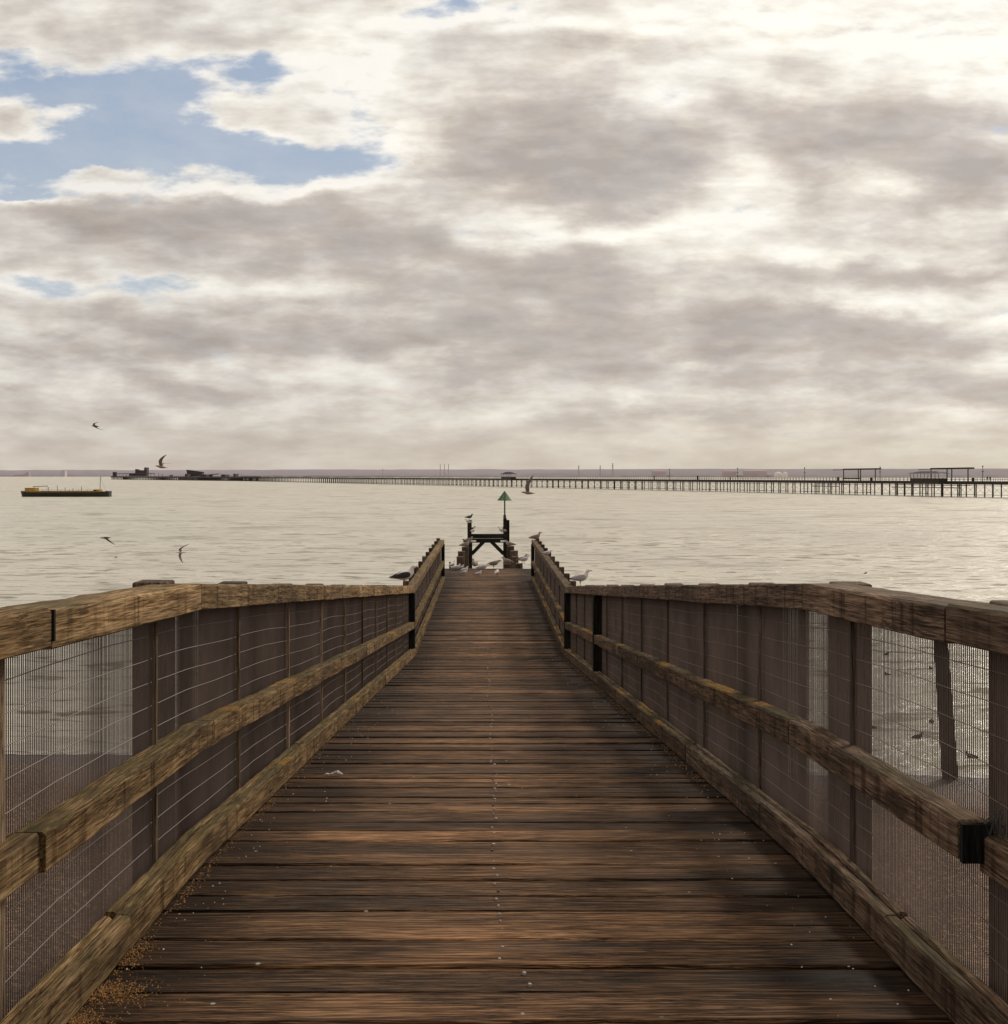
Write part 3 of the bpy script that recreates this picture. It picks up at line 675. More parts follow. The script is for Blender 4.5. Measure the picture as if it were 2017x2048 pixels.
# ------------------------------------------------------------------ jetty: deck of cross planks
def deckH(y):
    if y < 4.42: return 1.189 + 0.0483 * y
    if y < 17.69: return lerp(1.4025, 2.62, (y - 4.42) / 13.27)
    return 2.62
def dz(y):      # deck level above the sea
    v = CAMZ - deckH(y)
    if 3.4 < y < 5.4: v -= 0.012 * (1 - abs(y - 4.42))
    return v
jetty = empty('jetty', (CX, 0, 0), 0, 'timber jetty of cross planks sloping down towards the sea', 'jetty')
def plank(mb, y0, y1, tint, xa, xb, j):
    mb.cur = tint; n = 22; vs = []; fs = []
    za, zb = dz(y0), dz(y1)
    lift = random.uniform(-0.004, 0.005); tilt = random.uniform(-0.003, 0.003); bow = random.uniform(-0.004, 0.004)
    sd_ = random.random() * 99
    for i in range(n + 1):
        t = i / n; x = lerp(xa, xb, t)
        w0 = 0.0022 * noise.noise((x * 2.3, sd_, 0)) + 0.0015 * noise.noise((x * 9, sd_, 3)); w1 = 0.0022 * noise.noise((x * 2.3, sd_, 9)) + 0.0015 * noise.noise((x * 9, sd_, 7))
        zz = lift + tilt * x + bow * (2 * t - 1) ** 2
        c = 0.006 + 0.003 * noise.noise((x * 6, sd_, 5))
        a0, a1 = y0 + w0, y1 + w1
        m0 = lerp(za, zb, .33) + zz - 0.001; m1 = lerp(za, zb, .67) + zz - 0.001
        vs += [(x, a0, za + zz - .048), (x, a0, za + zz - c), (x, a0 + .006, za + zz), (x, lerp(a0, a1, .33), m0), (x, lerp(a0, a1, .67), m1), (x, a1 - .006, zb + zz), (x, a1, zb + zz - c), (x, a1, zb + zz - .048)]
    for i in range(n):
        for k in range(8):
            a = 8 * i + k; c2 = 8 * i + (k + 1) % 8; fs.append((a, a + 8, c2 + 8, c2))
    fs += [tuple(range(8)), tuple(range(8 * n, 8 * n + 8))[::-1]]
    mb.add(vs, fs)
edges = [];  y = 1.15
# near boards follow the photograph: lines at these picture heights (1904-wide pixels)
lines = [1933, 1872, 1825, 1775, 1745, 1715, 1686, 1656]
ys = []
for ly in lines:
    hh = (ly - 897 - 111) / 1.081; ys.append(2300 * 1.1 / hh)
near_w = [ys[i + 1] - ys[i] for i in range(len(ys) - 1)]
bounds = [ys[0] - 0.19 * k for k in (4, 3, 2, 1)] + ys
while bounds[-1] < 34.1: bounds.append(bounds[-1] + random.choice((0.145, 0.15, 0.175, 0.2, 0.2, 0.225)))
near_t = {3: .25, 4: .62, 5: .35, 6: .45, 7: .75, 8: .6, 9: .3, 10: .45}
restp = MB(); np_ = 0
for i in range(len(bounds) - 1):
    y0, y1 = bounds[i], bounds[i + 1]
    gap_ = random.choice((0.007, 0.010, 0.015, 0.022)) if y0 > 5 else random.uniform(.005, .011)
    if i == 4: gap_ = 0.02
    tint = near_t.get(i, random.choice((random.uniform(.15, .45), random.uniform(.35, .65), random.uniform(.55, .9))))
    hw = 1.2 if y0 < 30.5 else 1.27
    xa, xb = -hw + random.uniform(-.02, .02), hw + random.uniform(-.02, .02)
    if np_ < 100:
        mb = MB(); plank(mb, y0 + gap_ / 2, y1 - gap_ / 2, tint, xa, xb, i)
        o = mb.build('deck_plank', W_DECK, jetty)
        if y0 > 1.9:
            wob = 0.012 * math.sin(i * 0.35) + 0.03 * noise.noise((i * .7, 0, 0))
            for ky in (.27, .73):
                if random.random() < (0.7 if y0 < 9 else 0.35):
                    yy = lerp(y0, y1, ky); b_ = MB(); r0 = random.uniform(.0038, .0066)
                    b_.tube([(0, 0, -.006), (0, 0, .0005), (0, 0, .002)], [r0, r0, r0 * .7], 8)
                    q = b_.build('nail_head', M_BOLT if random.random() < .8 else M_RUST, o)
                    q.location = (-0.02 + wob + (0.045 if i < 6 else 0) + random.uniform(-.008, .008), yy, dz(yy) + .002)
        np_ += 1
    else: plank(restp, y0 + gap_ / 2, y1 - gap_ / 2, tint, xa, xb, i)
o = restp.build('deck_planks', W_DECK, jetty); o['kind'] = 'stuff'
# stringers and piles below
for x in (-1.0, -0.35, 0.35, 1.0):
    s = MB()
    for (a, c) in ((0.4, 4.42), (4.42, 17.69), (17.69, 34.0)):
        s.hexa([(x - .07, a, dz(a) - .30), (x + .07, a, dz(a) - .30), (x + .07, c, dz(c) - .30), (x - .07, c, dz(c) - .30)], [(x - .07, a, dz(a) - .055), (x + .07, a, dz(a) - .055), (x + .07, c, dz(c) - .055), (x - .07, c, dz(c) - .055)])
    s.build('stringer', W_DARK, jetty)
y = 3.2
while y < 35:
    for sx in (-1, 1):
        s = MB(); s.cur = random.random(); s.box(sx * .95 - .13, sx * .95 + .13, y - .13, y + .13, -2.0, dz(y) - .301); s.build('pile', W_DARK, jetty, bevel=.012)
    s = MB(); s.box(-1.25, 1.25, y - .1, y + .1, dz(y) - .52, dz(y) - .32); s.build('cross_beam', W_DARKX, jetty)
    y += 3.85

# ------------------------------------------------------------------ railings
POSTS = [2.93] + [4.35 + 1.37 * k for k in range(0, 11)]
BATT = [1.31 + 1.36 * k for k in range(0, 13)]
RH = 1.01
def beam(mb, side, xi, xo, zb, zt, y0, y1, wob=.006, seed=0, tint=.5, skew=0.0):
    wob *= 1.0
    """beam following the deck from y0 to y1 between offsets xi..xo from the centre line, heights above the deck"""
    mb.cur = tint; n = max(2, int((y1 - y0) / .06)); vs = []; fs = []
    for i in range(n + 1):
        y = lerp(y0, y1, i / n); e = .003 + .003 * abs(noise.noise((y * 5, seed, 4))) + (.003 * max(0, noise.noise((y * 17, seed, 6))))
        a = wob * noise.noise((y * 1.1, seed, 0)); c = wob * noise.noise((y * 1.3, seed, 5)); f_ = .0025 * noise.noise((y * 7, seed, 2)); g = .003 * noise.noise((y * 6, seed, 8)) + .0010 * noise.noise((y * 24, seed, 9))
        zl = CAMZ - deckH(y)
        X0_, X1_ = xi + a + f_, xo + a - f_
        Z0, Z1 = zl + zb + c, zl + zt + c + g
        pts = [(X0_ + e, Z0), (X1_ - e, Z0), (X1_, Z0 + e), (X1_, Z1 - e * 2), (X1_ - e * 2, Z1), (X0_ + e * 2, Z1 + skew), (X0_, Z1 - e * 2 + skew), (X0_, Z0 + e)]
        vs += [(side * px, y, pz) for px, pz in pts]
    m_ = len(pts)
    for i in range(n):
        for k in range(m_):
            a = m_ * i + k; c = m_ * i + (k + 1) % m_
            fs.append((a, c, c + m_, a + m_) if side > 0 else (a, a + m_, c + m_, c))
    fs += [tuple(range(m_))[::-1], tuple(range(m_ * n, m_ * n + m_))]
    mb.add(vs, fs)
for side, nm, WT, WM, WB in ((-1, 'left', W_LEFT, W_LEFTM, W_BATT), (1, 'right', W_RIGHT, W_RIGHTM, W_BATTR)):
    rl = empty('railing', (CX, 0, 0), 0, ('brown timber railing, coloured as sunlit, with wire mesh along the left side of the jetty' if side < 0 else 'timber railing, coloured as shaded, with orange lichen and wire mesh on the right side of the jetty'), 'railing', 'timber railings of the jetty')
    j0 = 2.89 if side < 0 else 3.05
    segs = [(0.6, j0 - .004), (j0 + .003, 4.415), (4.425, 9.9), (9.906, 17.68), (17.70, 24.0), (24.01, 30.45)]
    for i, (a, c) in enumerate(segs):
        s = MB(); wi = 0.165 if c < 18 else 0.12
        dzs = (0.006 if i == 0 else 0)
        beam(s, side, 1.09, 1.09 + wi, RH - .095 + dzs, RH + dzs, a, c, .005, 10 + i + side, [.35, .6, .5, .7, .45, .6][i], 0)
        s.build('top_rail', WT, rl)
    m0 = 2.83 if side < 0 else 2.95
    sg = [(0.6, m0), (m0 + .005, 4.6), (4.61, 10.5), (10.51, 17.6), (17.62, 30.4)]
    for i, (a, c) in enumerate(sg):
        s = MB(); o_ = 0.055 if (i == 0 and side > 0) else (0.012 if i == 0 else 0); dn = -.03 if (i == 0 and side > 0) else 0
        beam(s, side, 1.085 + o_, 1.165 + o_, .40 + dn, .495 + dn, a, c, .007, 30 + i + side, [.45, .6, .4, .6, .5][i])
        s.build('mid_rail', WT if i < (1 if side < 0 else 2) else WM, rl)
    sg = [(0.9, 3.46), (3.465, 6.9), (6.91, 12.3), (12.31, 17.65), (17.67, 30.4)]
    for i, (a, c) in enumerate(sg):
        s = MB()
        beam(s, side, 1.072, 1.116, .004, .108 if i else .106, a, c, .005, 50 + i + side, [.35, .5, .4, .55, .45][i])
        s.build('kerb_beam', WM if i > (1 if side > 0 else 0) else WT, rl)
        s = MB()
        beam(s, side, 1.119, 1.150, .004, .111 if i else .107, a + .02, c - .01, .005, 70 + i + side, [.65, .45, .5, .4, .5][i])
        s.build('kerb_strip', WM if i > (1 if side > 0 else 0) else WT, rl)
    # outer posts whose tops stand just proud of the rail
    for i, y in enumerate(POSTS):
        if y > 17.3: continue
        if i == 0 and side < 0: y -= .2
        s = MB(); s.cur = random.uniform(.3, .8); z = CAMZ - deckH(y); hw = .062
        s.box(side * 1.262 - .062, side * 1.262 + .062, y, y + 2 * hw, z - .75, z + RH + (.005 if y < 5 else .002) + random.uniform(-.005, .005))
        s.build('post', W_POST, rl, bevel=.008)
    for i in range(10):
        y = 17.9 + 1.36 * i
        if y > 30.4: break
        s = MB(); s.cur = random.uniform(.3, .7)
        s.box(min(side * 1.19, side * 1.275), max(side * 1.19, side * 1.275), y, y + .13, CAMZ - 2.62 - .75, CAMZ - 2.62 + RH + .055)
        s.build('post', W_POST, rl, bevel=.008)
    # dark inner posts at the changes of slope
    inner = [17.62, 30.40] + ([12.9] if side > 0 else [])
    for y in inner:
        s = MB(); z = CAMZ - deckH(y); a, c = sorted((side * 1.078, side * 1.165))
        s.cur = .3; s.box(a, c, y - .07, y + .05, z - .1, z + RH - .10); s.build('inner_post', W_DARK, rl, bevel=.006)
    for i, y in enumerate(BATT + [18.6 + 1.36 * k for k in range(9)]):
        if 17.3 < y < 18: continue
        w_ = .011 if y > 2.7 else .02
        if abs(y - 2.67) < .02 and side < 0: y = 2.73; w_ = .028
        if side > 0 and abs(y - 2.67) < .1: w_ = .045
        s = MB(); s.cur = random.uniform(.3, .8); z = CAMZ - deckH(y); a, c = sorted((side * 1.147, side * 1.162))
        s.box(a, c, y - w_, y + w_, z + .02, z + RH - .09); s.build('batten', WB, rl, bevel=.003)
    # welded mesh: upright wires every half inch, level wires every 76 mm
    s = MB(); r = .00155; y = 0.9
    while y < 30.3:
        z = CAMZ - deckH(y); jx = .0006 * random.uniform(-1, 1); x = side * 1.172 + .012 * noise.noise((y * .8, side, 3)) + .004 * noise.noise((y * 4, side, 6))
        rr = r * (1.0 if y < 8 else 1.25)
        yb = y + .0006 * random.uniform(-1, 1) + .003 * noise.noise((y * 1.5, side, 1)); 
        s.add([(x - rr, yb, z + .03), (x, yb + rr, z + .03), (x + rr, yb, z + .03), (x, yb - rr, z + .03),
               (x - rr, yb + jx, z + RH - .07), (x, yb + rr + jx, z + RH - .07), (x + rr, yb + jx, z + RH - .07), (x, yb - rr + jx, z + RH - .07)],
              [(0, 1, 5, 4), (1, 2, 6, 5), (2, 3, 7, 6), (3, 0, 4, 7)])
        y += .0127
    s.build('mesh_panel', M_WIRE, rl)
    s = MB(); hgt = .155
    while hgt < RH - .1:
        pts = []; y = 0.9
        while y < 30.3:
            sag = .008 * math.sin(math.pi * ((y - 1.31) / 1.36 % 1.0)) * (1 if int((y - 1.31) / 1.36) % 2 else -.6)
            pts.append((side * 1.1695 + .012 * noise.noise((y * .8, side, 3)) + .004 * noise.noise((y * 4, side, 6)), y, CAMZ - deckH(y) + hgt + sag + .004 * noise.noise((y * 2, hgt * 9, side)))); y += .15
        s.tube(pts, .0014 if side < 0 else .0012, 5); hgt += .0775
    s.build('cross_wires', M_WIREH, rl)
    # dark plate over the cut end and twigs caught at the right mid rail
    if side > 0:
        s = MB(); s.cur = .2; z = CAMZ - deckH(2.94); s.box(1.087, 1.160, 2.925, 2.944, z + .398, z + .492); s.build('end_grain', W_DARK, rl)
    else:
        for (y, h0, h1) in ((2.892, RH - .075, RH + .012),):
            z = CAMZ - deckH(y); s = MB(); s.box(-1.10, -1.083, y - .004, y + .006, z + h0, z + h1 - .012); s.build('joint_gap', W_DARK, rl)
# twigs
s = MB(); z = CAMZ - deckH(2.9) + .47
for i in range(9):
    x = CX + 1.155 + random.uniform(-.02, .03); yy = 2.90 + random.uniform(-.03, .02)
    s.tube([(x, yy, z), (x + random.uniform(-.02, .02), yy, z + .03), (x + random.uniform(-.03, .03), yy, z + random.uniform(.05, .085))], [.0022, .0018, .0008], 5)
tag(s.build('twig', M_IRON), 'tuft of thin dark twigs caught at the end of the right middle rail', 'twigs')

# ------------------------------------------------------------------ groyne piles and beacon frame beyond the jetty
def pile(px0, px1, topy, Yd, label, group='stepped piles beyond the jetty', mat=None):
    a = at(px0, topy, Yd); c = at(px1, topy, Yd); w_ = c.x - a.x
    root = empty('groyne_pile', ((a.x + c.x) / 2, Yd, 0), random.uniform(-.03, .03), label, 'pile', group)
    s = MB(); s.cur = random.uniform(.5, 1); s.cur *= .6; s.box(-w_ / 2, w_ / 2, 0, w_, -2, a.z - .02); s.build('timber', mat or W_POST, root, bevel=.02)
    s = MB(); s.cur = 1.0; s.box(-w_ / 2 - .004, w_ / 2 + .004, -.004, w_ + .004, a.z - .022, a.z); s.build('pale_top', W_POST, root, bevel=.006)  # thin slab in the palest tint on the pile top
    return a.z
for i, (x0, x1, ty, Yd) in enumerate(((913.6, 927, 1113.5, 36), (916.2, 929.5, 1103, 38.4), (924, 937, 1094, 41))):
    pile(x0, x1, ty, Yd, 'dark timber pile in the left stepped row, %s the camera' % ['nearest to', 'second from', 'third from'][i])
for i, (x0, x1, ty, Yd) in enumerate(((1025, 1037.6, 1113.5, 36), (1022, 1036.5, 1101.8, 38.4), (1015.5, 1029, 1092.5, 41))):
    pile(x0, x1, ty, Yd, 'dark timber pile in the right stepped row, %s the camera' % ['nearest to', 'second from', 'third from'][i])
pile(1008, 1021.5, 1127.5, 35.0, 'short dark pile at the jetty end with a speckled gull on it')
pile(1032.5, 1046, 1127, 35.1, 'short dark pile at the jetty end right of the stepped row')
pile(898.5, 902, 1124, 34.6, 'slim short post at the left end of the jetty platform')
fr = empty('timber_gantry', (0, 45, 0), 0, 'dark timber goalpost frame with cross beam and diagonal braces at the jetty end', 'timber frame')
def fx(px, Yd=45): return (px - VX) * Yd / F
def fz(py, Yd=45): return CAMZ - (py - HY) * Yd / F
def post(px0, px1, ty, dy, nm='post', mat=W_DARK):
    s = MB(); s.cur = random.uniform(.3, .8); s.box(fx(px0), fx(px1), dy, dy + .2, -2, fz(ty)); return s.build(nm, mat, fr, bevel=.012)
post(935, 943.6, 1040.5, 0.25); post(937.5, 945, 1084, -.02); post(1007, 1014, 1036.8, 0.0); post(1013.2, 1019.8, 1040.8, .28); post(1010, 1018, 1086, -.25)
post(931, 938.5, 1088.5, -.9)
s = MB(); s.box(fx(943), fx(1015.6), -.05, .15, fz(1076.6), fz(1068)); s.build('cross_beam', W_DARKX, fr, bevel=.01)
s = MB(); s.box(fx(943.2), fx(1014), -.08, .10, fz(1085.3), fz(1077.2)); s.build('lower_beam', W_DARKX, fr, bevel=.01)
for (a, c) in (((968, 1083), (944, 1108)), ((983, 1083), (1008, 1108))):
    s = MB(); s.bar((fx(a[0]), -.02, fz(a[1])), (fx(c[0]), -.02, fz(c[1])), .13, .13, (0, 1, 0)); s.build('brace', W_DARKX, fr, bevel=.008)
for (x0, x1) in ((941.5, 952.5), (1001.5, 1013)):
    s = MB(); s.box(fx(x0), fx(x1), -.095, -.083, fz(1083.4), fz(1080.2)); s.build('white_plate', M_WHITE, fr)
M_GREEN = simple('beacon_green', (0.042, 0.105, 0.038), 0.55, 0.6, 9.0)
bea = empty('beacon', (fx(1010), 45.1, fz(1036.8)), 0, 'green cone topmark on a thin pole above the right frame post', 'beacon')
z0 = fz(1036.8)
s = MB(); s.tube([(0, 0, 0), (0, 0, fz(999) - z0)], .028, 10); s.build('pole', M_IRON, bea)
s = MB(); s.tube([(0, 0, -.0), (0, 0, .12)], .055, 10); s.build('collar', M_IRON, bea)
s = MB(); n = 10
for i in range(n):      # slatted cone
    a0 = 2 * math.pi * i / n; a1 = a0 + 2 * math.pi / n * .93; r = .275; zb, zt = fz(1000.5) - z0, fz(982) - z0
    p = [(r * math.cos(a0), r * math.sin(a0), zb), (r * math.cos(a1), r * math.sin(a1), zb), (.012 * math.cos(a1), .012 * math.sin(a1), zt), (.012 * math.cos(a0), .012 * math.sin(a0), zt)]
    s.plate(p, (0, 0, -.012))
s.tube([(0, 0, fz(1000.5) - z0 - .012), (0, 0, fz(1000.5) - z0)], [.26, .26], 20); s.build('cone', M_GREEN, bea)
# leaning pile at the water's edge on the right
a = at(1884, 1235, 28); s = MB(); s.cur = .6
s.tube([(0.10, 0, -1.5), (0, 0, 0), (-.25, 0, a.z - .1), (-.26, 0, a.z)], [.19, .18, .155, .13], 12)
o = s.build('mooring_pile', W_DARK); o.location = (a.x + .2, 28, 0); tag(o, 'lone leaning dark pile at the water edge seen through the right mesh', 'pile')

# ------------------------------------------------------------------ debris on the deck
def deck_pt(x, y, up=0.0): return Vector((CX + x, y, dz(y) + .004 + up))
M_GRIT = simple('orange_grit', (0.30, 0.155, 0.05), 0.85, 0.6, 60.0)
M_PALE = simple('pale_bits', (0.62, 0.58, 0.52), 0.8, 0.25, 60.0)
s = MB()
def chip(mb, p, r):
    a = random.random() * 6.28; vs = [p + Vector((r * math.cos(a + k * 2.1) * random.uniform(.6, 1.3), r * math.sin(a + k * 2.1) * random.uniform(.6, 1.3), 0)) for k in range(3)]
    vs.append(p + Vector((0, 0, r * random.uniform(.5, 1.1)))); mb.add(vs, [(0, 1, 3), (1, 2, 3), (2, 0, 3), (0, 2, 1)])
for (cy, sp, w_, n) in ((2.72, .04, .03, 300), (2.93, .04, .045, 650), (3.14, .045, .07, 800), (3.42, .07, .03, 350), (4.1, .3, .018, 260), (5.2, .6, .018, 260), (7.0, 1.2, .018, 260)):
    for _ in range(n):
        y = random.gauss(cy, sp); x = -1.065 + abs(random.gauss(0, w_)); hgt = max(0, .010 * (1 - (x + 1.065) / (w_ * 2))) * random.random()
        chip(s, deck_pt(x, y, hgt), random.uniform(.0014, .0042))
for _ in range(500):
    y = random.uniform(6, 17); chip(s, deck_pt(1.06 - abs(random.gauss(0, .03)), y), random.uniform(.002, .006))
tag(s.build('scattered_grit', M_GRIT), 'orange grit and seed husks heaped along the kerb on the left of the deck', 'grit', kind='stuff')
s = MB()
for _ in range(420):
    y = 2.6 + random.random() ** 1.2 * 15; sx = random.choice((-1, 1)); x = sx * (1.05 - abs(random.gauss(0, .16)))
    chip(s, deck_pt(x, y), random.uniform(.0015, .0045))
tag(s.build('pale_shell_bits', M_PALE), 'small pale shell bits scattered over the planks near both kerbs', 'shell bits', kind='stuff')
# crumpled scrap lying on the planks
p = on_sea(1, 1000); Yl = 2300 * 1.1 / 456; Yl = 6.44
c0 = deck_pt(0, Yl); xl = (632 * 1.0593 - VX) * Yl / F
s = MB(); s.tube([(-.078, .006, .003), (-.060, .012, .007), (-.040, .004, .005), (-.018, -.004, .010), (.004, .004, .016), (.024, .002, .020), (.042, -.004, .014), (.062, .0, .004)], [(.003, .002), (.016, .005), (.008, .004), (.017, .008), (.014, .012), (.024, .014), (.018, .010), (.003, .002)], 7)
o = s.build('crumpled_scrap', simple('scrap_paper', (0.50, 0.44, 0.40), 0.8, .6, 60)); o.scale = (.7, .7, .7); o.location = (xl, Yl, c0.z); tag(o, 'small pale crumpled scrap lying on the planks near the left kerb', 'litter')

# ------------------------------------------------------------------ gulls
def gullmat(name, c, tip=None, mott=0.0):
    m, T, b = new_mat(name)
    tc = T.node('ShaderNodeTexCoord').outputs['Object']; x_, y_, z_ = T.sep(tc)
    n = T.noise(T.vm('MULTIPLY', tc, (60, 120, 120)), 1.0, 3, .6)
    cc = T.mix(1.0, (*c, 1), T.ramp(n, [(.3, 1 - .12 - mott), (.6, 1.08)]), 'MULTIPLY')
    if tip: cc = T.mix(T.step(x_, tip[0], tip[1]), cc, (0.015, 0.014, 0.014))
    T.put(b.inputs['Base Color'], cc); b.inputs['Roughness'].default_value = .8
    return m
G_WHITE = gullmat('gull_white', (0.62, 0.54, 0.51)); G_GREY = gullmat('gull_grey', (0.36, 0.325, 0.33), (-.12, -.165)); G_BLACK = gullmat('gull_black_back', (0.022, 0.020, 0.022), (-.14, -.17))
G_BROWN = gullmat('gull_brown', (0.33, 0.25, 0.20), None, .45); G_BROWNW = gullmat('gull_brown_wing', (0.22, 0.165, 0.13), (-.14, -.18), .5); G_FLY = gullmat('gull_wing_flight', (0.21, 0.17, 0.15)); G_DARKB = gullmat('gull_dark', (0.06, 0.048, 0.045))
G_BEAK = simple('beak_yellow', (0.35, 0.22, 0.06), .5); G_DBEAK = simple('beak_dark', (0.05, 0.03, 0.025), .5); G_LEG = simple('gull_leg', (0.20, 0.10, 0.06), .6); G_EYE = simple('gull_eye', (0.01, 0.01, 0.01), .2)
def gull_proto(kind, pose='stand'):
    """length about 0.40 m, beak towards +x, origin between the feet"""
    body, wing, beak = {'white': (G_WHITE, G_GREY, G_DBEAK), 'big': (G_WHITE, G_BLACK, G_BEAK), 'brown': (G_BROWN, G_BROWNW, G_DBEAK), 'dark': (G_DARKB, G_DARKB, G_DBEAK)}[kind]
    root = empty('gull')
    low = {'stand': 0, 'rest': -.062, 'float': -.085, 'lean': -.0}[pose]
    hd = {'stand': (0, 0), 'rest': (-.018, -.022), 'float': (-.01, -.01), 'lean': (.03, -.05)}[pose]
    P_ = [(-.175, .098, .016, .003), (-.145, .104, .024, .009), (-.112, .112, .032, .020), (-.075, .120, .046, .037), (-.03, .127, .058, .053), (.015, .132, .062, .060), (.053, .142, .055, .056), (.078, .162, .040, .044)]
    N_ = [(.092, .188, .027, .031), (.099, .211, .023, .026), (.109, .229, .0245, .026), (.124, .237, .025, .0245), (.139, .237, .019, .0185), (.149, .235, .009, .009)]
    pts = [(x, 0, z + low) for x, z, a, b2 in P_] + [(x + hd[0] * (i + 1) / 4 if i < 4 else x + hd[0], 0, z + low + (hd[1] * (i + 1) / 4 if i < 4 else hd[1])) for i, (x, z, a, b2) in enumerate(N_)]
    s = MB(); s.tube(pts, [(a, b2) for _, _, a, b2 in P_ + N_], 14)
    o = s.build('body', body, root, smooth=True); o.modifiers.new('s', 'SUBSURF').levels = 1
    hx, hz_ = .149 + hd[0], .235 + low + hd[1]
    s = MB(); s.tube([(hx - .006, 0, hz_), (hx + .018, 0, hz_ - .002), (hx + .030, 0, hz_ - .006), (hx + .034, 0, hz_ - .011)], [(.006, .0075), (.0045, .006), (.003, .0045), (.0012, .0015)], 8); s.build('beak', beak, root, smooth=True)
    for sy in (-1, 1):
        s = MB(); s.tube([(hx - .026, sy * .0195, hz_ + .006), (hx - .026, sy * .0225, hz_ + .006)], [.004, .002], 8); s.build('eye', G_EYE, root)
        W_ = [(.070, .044, .150, .006, .018), (.040, .054, .146, .009, .036), (-.010, .056, .140, .010, .042), (-.060, .048, .132, .010, .034), (-.110, .034, .124, .008, .022), (-.150, .018, .117, .005, .011), (-.195, .006, .112, .002, .004)]
        s = MB(); s.tube([(x, sy * y, z + low) for x, y, z, a, b2 in W_], [(a, b2) for *_, a, b2 in W_], 10); q = s.build('wing', wing, root, smooth=True); q.modifiers.new('s', 'SUBSURF').levels = 1
        if pose in ('stand', 'lean'):
            s = MB(); s.tube([(.004, sy * .02, .088), (-.006, sy * .02, .045), (.004, sy * .02, .004)], [.006, .0035, .0035], 6)
            s.plate([(-.004, sy * .02, .0), (.034, sy * .02 - .014, .0), (.040, sy * .02, .0), (.034, sy * .02 + .014, .0)], (0, 0, .004)); s.build('leg', G_LEG, root)
    return root
used = {}
def gull(loc_, rz, scale, kind, label, group=None, pose='stand'):
    k = (kind, pose)
    if k not in used: o = gull_proto(kind, pose); used[k] = o
    else: o = copy_tree(used[k])
    o.location = loc_; o.rotation_euler = (0, 0, rz); o.scale = (scale,) * 3
    tag(o, label, 'gull', group); return o
# rail top heights
def rail_pt(side, y, up=0.0): return Vector((CX + side * 1.15, y, CAMZ - deckH(y) + RH + up))
gull(rail_pt(-1, 16.6) + Vector((-.02, 0, .0)), R(18), 1.12, 'big', 'large white gull with black back standing on the left top rail', 'gulls on the railings')
gull(rail_pt(1, 15.5), R(8), .84, 'white', 'pale grey gull standing on the right top rail beside its bend', 'gulls on the railings')
gull(rail_pt(1, 29.4, .0), R(20), .98, 'brown', 'speckled brown gull on the far end of the right top rail', 'gulls on the railings')
gull(rail_pt(1, 24.0), R(25), .66, 'white', 'small pale gull leaning forward halfway along the far right rail', 'gulls on the railings', 'lean')
PG = 'gulls on the jetty platform'
def deck_gull(px, py_feet, rz, sc, kind, lab, pose='stand', Yd=None):
    Yd = Yd or F * 2.62 / (py_feet - HY); p = Vector(((px - VX) * Yd / F, Yd, CAMZ - 2.62 + .004)); gull(p, rz, sc, kind, lab, PG, pose)
deck_gull(928, 1149.5, R(-20), .85, 'white', 'white gull sitting on the planks, leftmost and nearest on the platform', 'rest')
deck_gull(929.5, 1144, R(25), .85, 'white', 'white gull with head up just behind the leftmost sitting gull', 'rest')
deck_gull(957, 1152, R(20), .80, 'white', 'small white gull sitting low near the platform middle', 'rest')
deck_gull(994, 1155, R(75), .95, 'white', 'white gull seen from behind, nearest one on the platform', 'stand')
deck_gull(966, 1144.5, R(15), 1.05, 'white', 'white gull leaning forward in the middle of the platform', 'lean')
deck_gull(950, 1137.5, R(110), 1.15, 'brown', 'brown gull standing upright by the left leg of the timber frame', 'stand', 34.0)
deck_gull(962, 1138.5, R(40), .8, 'white', 'pale gull at the platform edge right of the upright brown gull', 'rest', 34.1)
deck_gull(988, 1137, R(12), 1.2, 'brown', 'big speckled brown gull stretching under the timber frame', 'lean', 34.1)
deck_gull(913, 1139.5, R(10), .95, 'white', 'white gull sitting at the platform back left of the piles', 'rest', 33.8)
deck_gull(922, 1138.5, R(-15), .75, 'white', 'white gull sitting at the foot of the left stepped piles', 'rest', 34.0)
deck_gull(905, 1137, R(60), .9, 'white', 'grey gull standing at the far left corner of the platform', 'stand', 34.15)
def pile_gull(px, py, Yd, rz, sc, kind, lab, pose='stand', grp='gulls on the piles and frame'):
    p = at(px, py, Yd); gull(p, rz, sc, kind, lab, grp, pose)
pile_gull(1015, 1127.5, 35.1, R(165), 1.15, 'brown', 'speckled gull resting on the short pile at the jetty end', 'rest')
pile_gull(1045, 1127.0, 35.2, R(15), 1.05, 'brown', 'dark grey gull on the rightmost short pile stretching its neck')
pile_gull(1049, 1128, 34.2, R(10), 1.0, 'white', 'pale gull standing at the far right corner of the platform')
pile_gull(931, 1094, 41.1, R(25), 1.25, 'brown', 'brown gull on the third pile of the left stepped row', 'rest')
pile_gull(933.5, 1088.5, 44.2, R(200), 1.1, 'dark', 'dark gull on the short post just left of the frame beam', 'rest')
pile_gull(938.5, 1084, 44.9, R(20), 1.2, 'brown', 'brown gull perched beside the left white plate of the frame', 'rest')
pile_gull(939, 1040.5, 45.3, R(10), .95, 'dark', 'dark gull on top of the left frame post')
pile_gull(937.5, 1046.5, 44.95, R(190), .9, 'white', 'white gull clinging just below the top of the left frame post', 'rest')
pile_gull(946, 1067.9, 45.0, R(60), .9, 'white', 'pale gull standing at the left end of the cross beam')
pile_gull(945.5, 1060, 45.5, R(10), .85, 'brown', 'brown gull perched against the upper left frame post', 'rest')
pile_gull(1004.5, 1067.9, 45.0, R(160), 1.0, 'white', 'grey gull standing at the right end of the cross beam')
pile_gull(1009, 1067.9, 44.96, R(120), .95, 'brown', 'brownish gull against the right frame post on the cross beam')
